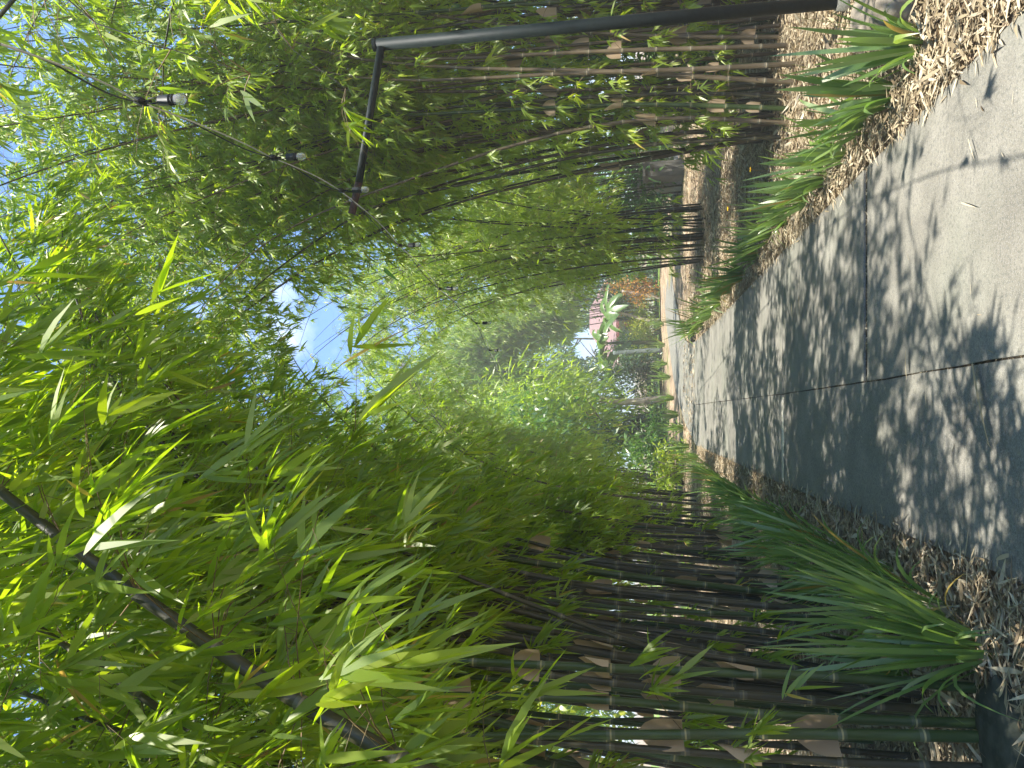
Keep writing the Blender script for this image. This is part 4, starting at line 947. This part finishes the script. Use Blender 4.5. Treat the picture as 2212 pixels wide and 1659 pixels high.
# right gap: taro-like plants, stone blocks, big grey boulder, log
def arrow_plant(x, y, h, label, n_=7, seed=0, flowers=0):
    rr = random.Random(seed); root = empty('arrowleaf_plant', (x, y, 0), label, 'leafy plant', 'broad-leaved plants in the right gap')
    for i in range(n_):
        a = rr.uniform(0, 6.28); q = rr.uniform(0.12, 0.4) * h; top = np.array([q * math.cos(a), q * math.sin(a), h * rr.uniform(0.55, 1.0)])
        mb = MB(); mb.tube([(0, 0, -0.03), top * np.array([.4, .4, .6]), top], [0.012, 0.009, 0.005], 5, a=np.array([.8, .8, .8]))
        L = h * rr.uniform(0.3, 0.45)
        leaves(mb, top[None], np.array([[math.cos(a), math.sin(a), -0.25]]), np.array([[0.2 * math.cos(a) + rr.uniform(-.4, .4), -0.5, 1.0]]), np.array([L]), np.array([L * 0.62]), np.array([0.25]),
               (np.array([0, .08, .3, .6, 1.0]), np.array([.35, .95, 1.0, .6, 0])), 0.10, np.array([rr.random()]))
        o_ = mb.build('leaf', M['banana_leaf'], None); o_.parent = root
    for i in range(flowers):
        fb = MB(); p = (rr.uniform(-.3, .3), -0.2, h * rr.uniform(0.8, 1.1)); an = np.arange(7) * 0.9
        leaves(fb, np.tile(p, (7, 1)), np.stack([np.cos(an), np.sin(an) * .4, np.sin(an)], 1), np.tile([0.1, -1.0, .3], (7, 1)), np.full(7, .07), np.full(7, .05), np.full(7, .1), ST3)
        f_ = fb.build('flower', M['petal'], None); f_.parent = root
for i, (x, y, h, lab, fl_) in enumerate([(1475, 345, .95, 'light green broad-leaved plant nearest the right bamboo base', 0), (1462, 392, .9, 'broad-leaved plant with orange flowers before the stone blocks', 2),
                                    (1455, 425, 1.0, 'darker broad-leaved plant in the middle of the right gap', 0), (1450, 455, .9, 'low broad-leaved plant at the left of the right gap', 1), (1440, 320, 1.2, 'tall broad-leaved plant beside the grey boulder', 1)]):
    p = G(x, y); arrow_plant(float(p[0]), float(p[1]), h, lab, 8, i + 3, fl_)
p = G(1420, 325); rock((p[0], p[1] + 0.3, 0.55), (0.50, 0.40, 0.70), 'large rough grey boulder beyond the right bamboo', M['pale_bark'], 21, rot=0.2)
def block(px, Yd, w_, h_, mat, label):
    p = P(*px, Yd); mb = MB(); mb.box((0, 0, h_ / 2 - 0.03), (w_, w_ * 0.8, h_), 0.25, taper=0.94); mb.box((0, 0, h_ + 0.0), (w_ * 1.12, w_ * 0.92, 0.07), 0.25)
    o = mb.build('stone_block', mat, None); o.location = (float(p[0]), float(p[1]), 0); tag(o, label, 'stone block', 'stone blocks in the right gap')
block((1400, 398), 24, 0.45, 1.35, M['mortar'], 'pale weathered stone block in the gap between right bamboos')
block((1395, 372), 23, 0.5, 1.2, M['old_concrete'], 'dark grey stone block right of the pale one')
block((1395, 345), 26, 0.4, 1.2, M['wall_white'], 'white stone block beside the grey boulder')
p = G(1468, 440); mb = MB(); mb.tube([(-0.9, 0.2, 0.09), (0, 0, 0.10), (0.9, 0.1, 0.08)], [0.09, 0.10, 0.08], 10); o = mb.build('log', M['bark'], None, True); o.location = (float(p[0]), float(p[1]), 0.05)
tag(o, 'fallen brown log lying on the litter in the right gap', 'log')

# ------------------------------------------------------------------ trees all round
trees = [
    (bx(790, 62), 62, 8.0, 3.6, 'dark feathery tree against the sky above the house', 'dark_leaf', 5000),
    (bx(670, 66), 66, 8.5, 4, 'hazy green tree behind the red roof', 'broad_leaf', 5000),
    (bx(735, 72), 72, 18, 7.5, 'tall feathery tree standing behind the house', 'bamboo_leaf', 16000),
    (bx(975, 44), 45, 13, 3.8, 'green tree behind the mottled stump', 'bamboo_leaf', 18000),
    (bx(960, 36), 38, 8.5, 3.2, 'dense green tree left of the far posts', 'bamboo_leaf', 10000),
    (bx(1080, 34), 34, 9, 3.6, 'tree behind the farthest left bamboo', 'broad_leaf', 6000),
    (-11, 30, 9, 4, 'broad tree at the back of the left lawn', 'broad_leaf', 6000),
    (-10, 20, 8.5, 3.8, 'bright tree filling the back of the left side', 'lime_leaf', 6000),
    (-12, 12.5, 8.5, 3.8, 'tree on the left lawn behind the second left bamboo', 'broad_leaf', 6000),
    (-10, 7.0, 8, 3.4, 'tree on the left behind the nearest visible bamboo', 'broad_leaf', 6000),
    (-9, 2.0, 8, 3.4, 'tree beside the camera at the far left', 'broad_leaf', 5000),
    (10.5, 50, 10, 4, 'green tree behind the second right bamboo', 'broad_leaf', 7000),
    (11.0, 38, 10, 3.6, 'spreading tree behind the right gap', 'broad_leaf', 7000),
    (13, 30, 11, 5, 'large tree at the back of the right garden', 'broad_leaf', 8000),
    (12, 19, 11, 4.5, 'tall tree right of the set-back bamboo', 'broad_leaf', 8000),
    (10.5, 11, 11, 4, 'tall tree behind the big right bamboo', 'broad_leaf', 8000),
    (9.5, 5, 9, 3.4, 'tree to the right behind the pole', 'broad_leaf', 6000),
]
for (x, y, h, r, lab, mt_, n_) in trees:
    tree(x, y, h, r, lab, mt_, n_, leaf=(0.22, 0.42), cr_z=0.55 if y < 35 else 0.5, rz=h * 0.42)

# ------------------------------------------------------------------ thin haze volume, added for the pale veil of lens glare
mt = bpy.data.materials.new('haze'); mt.use_nodes = True
n = mt.node_tree; n.nodes.clear(); o = n.nodes.new('ShaderNodeOutputMaterial')
v = n.nodes.new('ShaderNodeVolumePrincipled'); v.inputs['Color'].default_value = (1.0, 0.98, 0.86, 1)
v.inputs['Density'].default_value = 0.0033; v.inputs['Anisotropy'].default_value = 0.0
n.links.new(v.outputs[0], o.inputs['Volume'])
mb = MB(); mb.box((0, 100, 12), (820, 820, 26)); hz = mb.build('haze', mt); tag(hz, kind='stuff')
sc.cycles.volume_bounces = 0
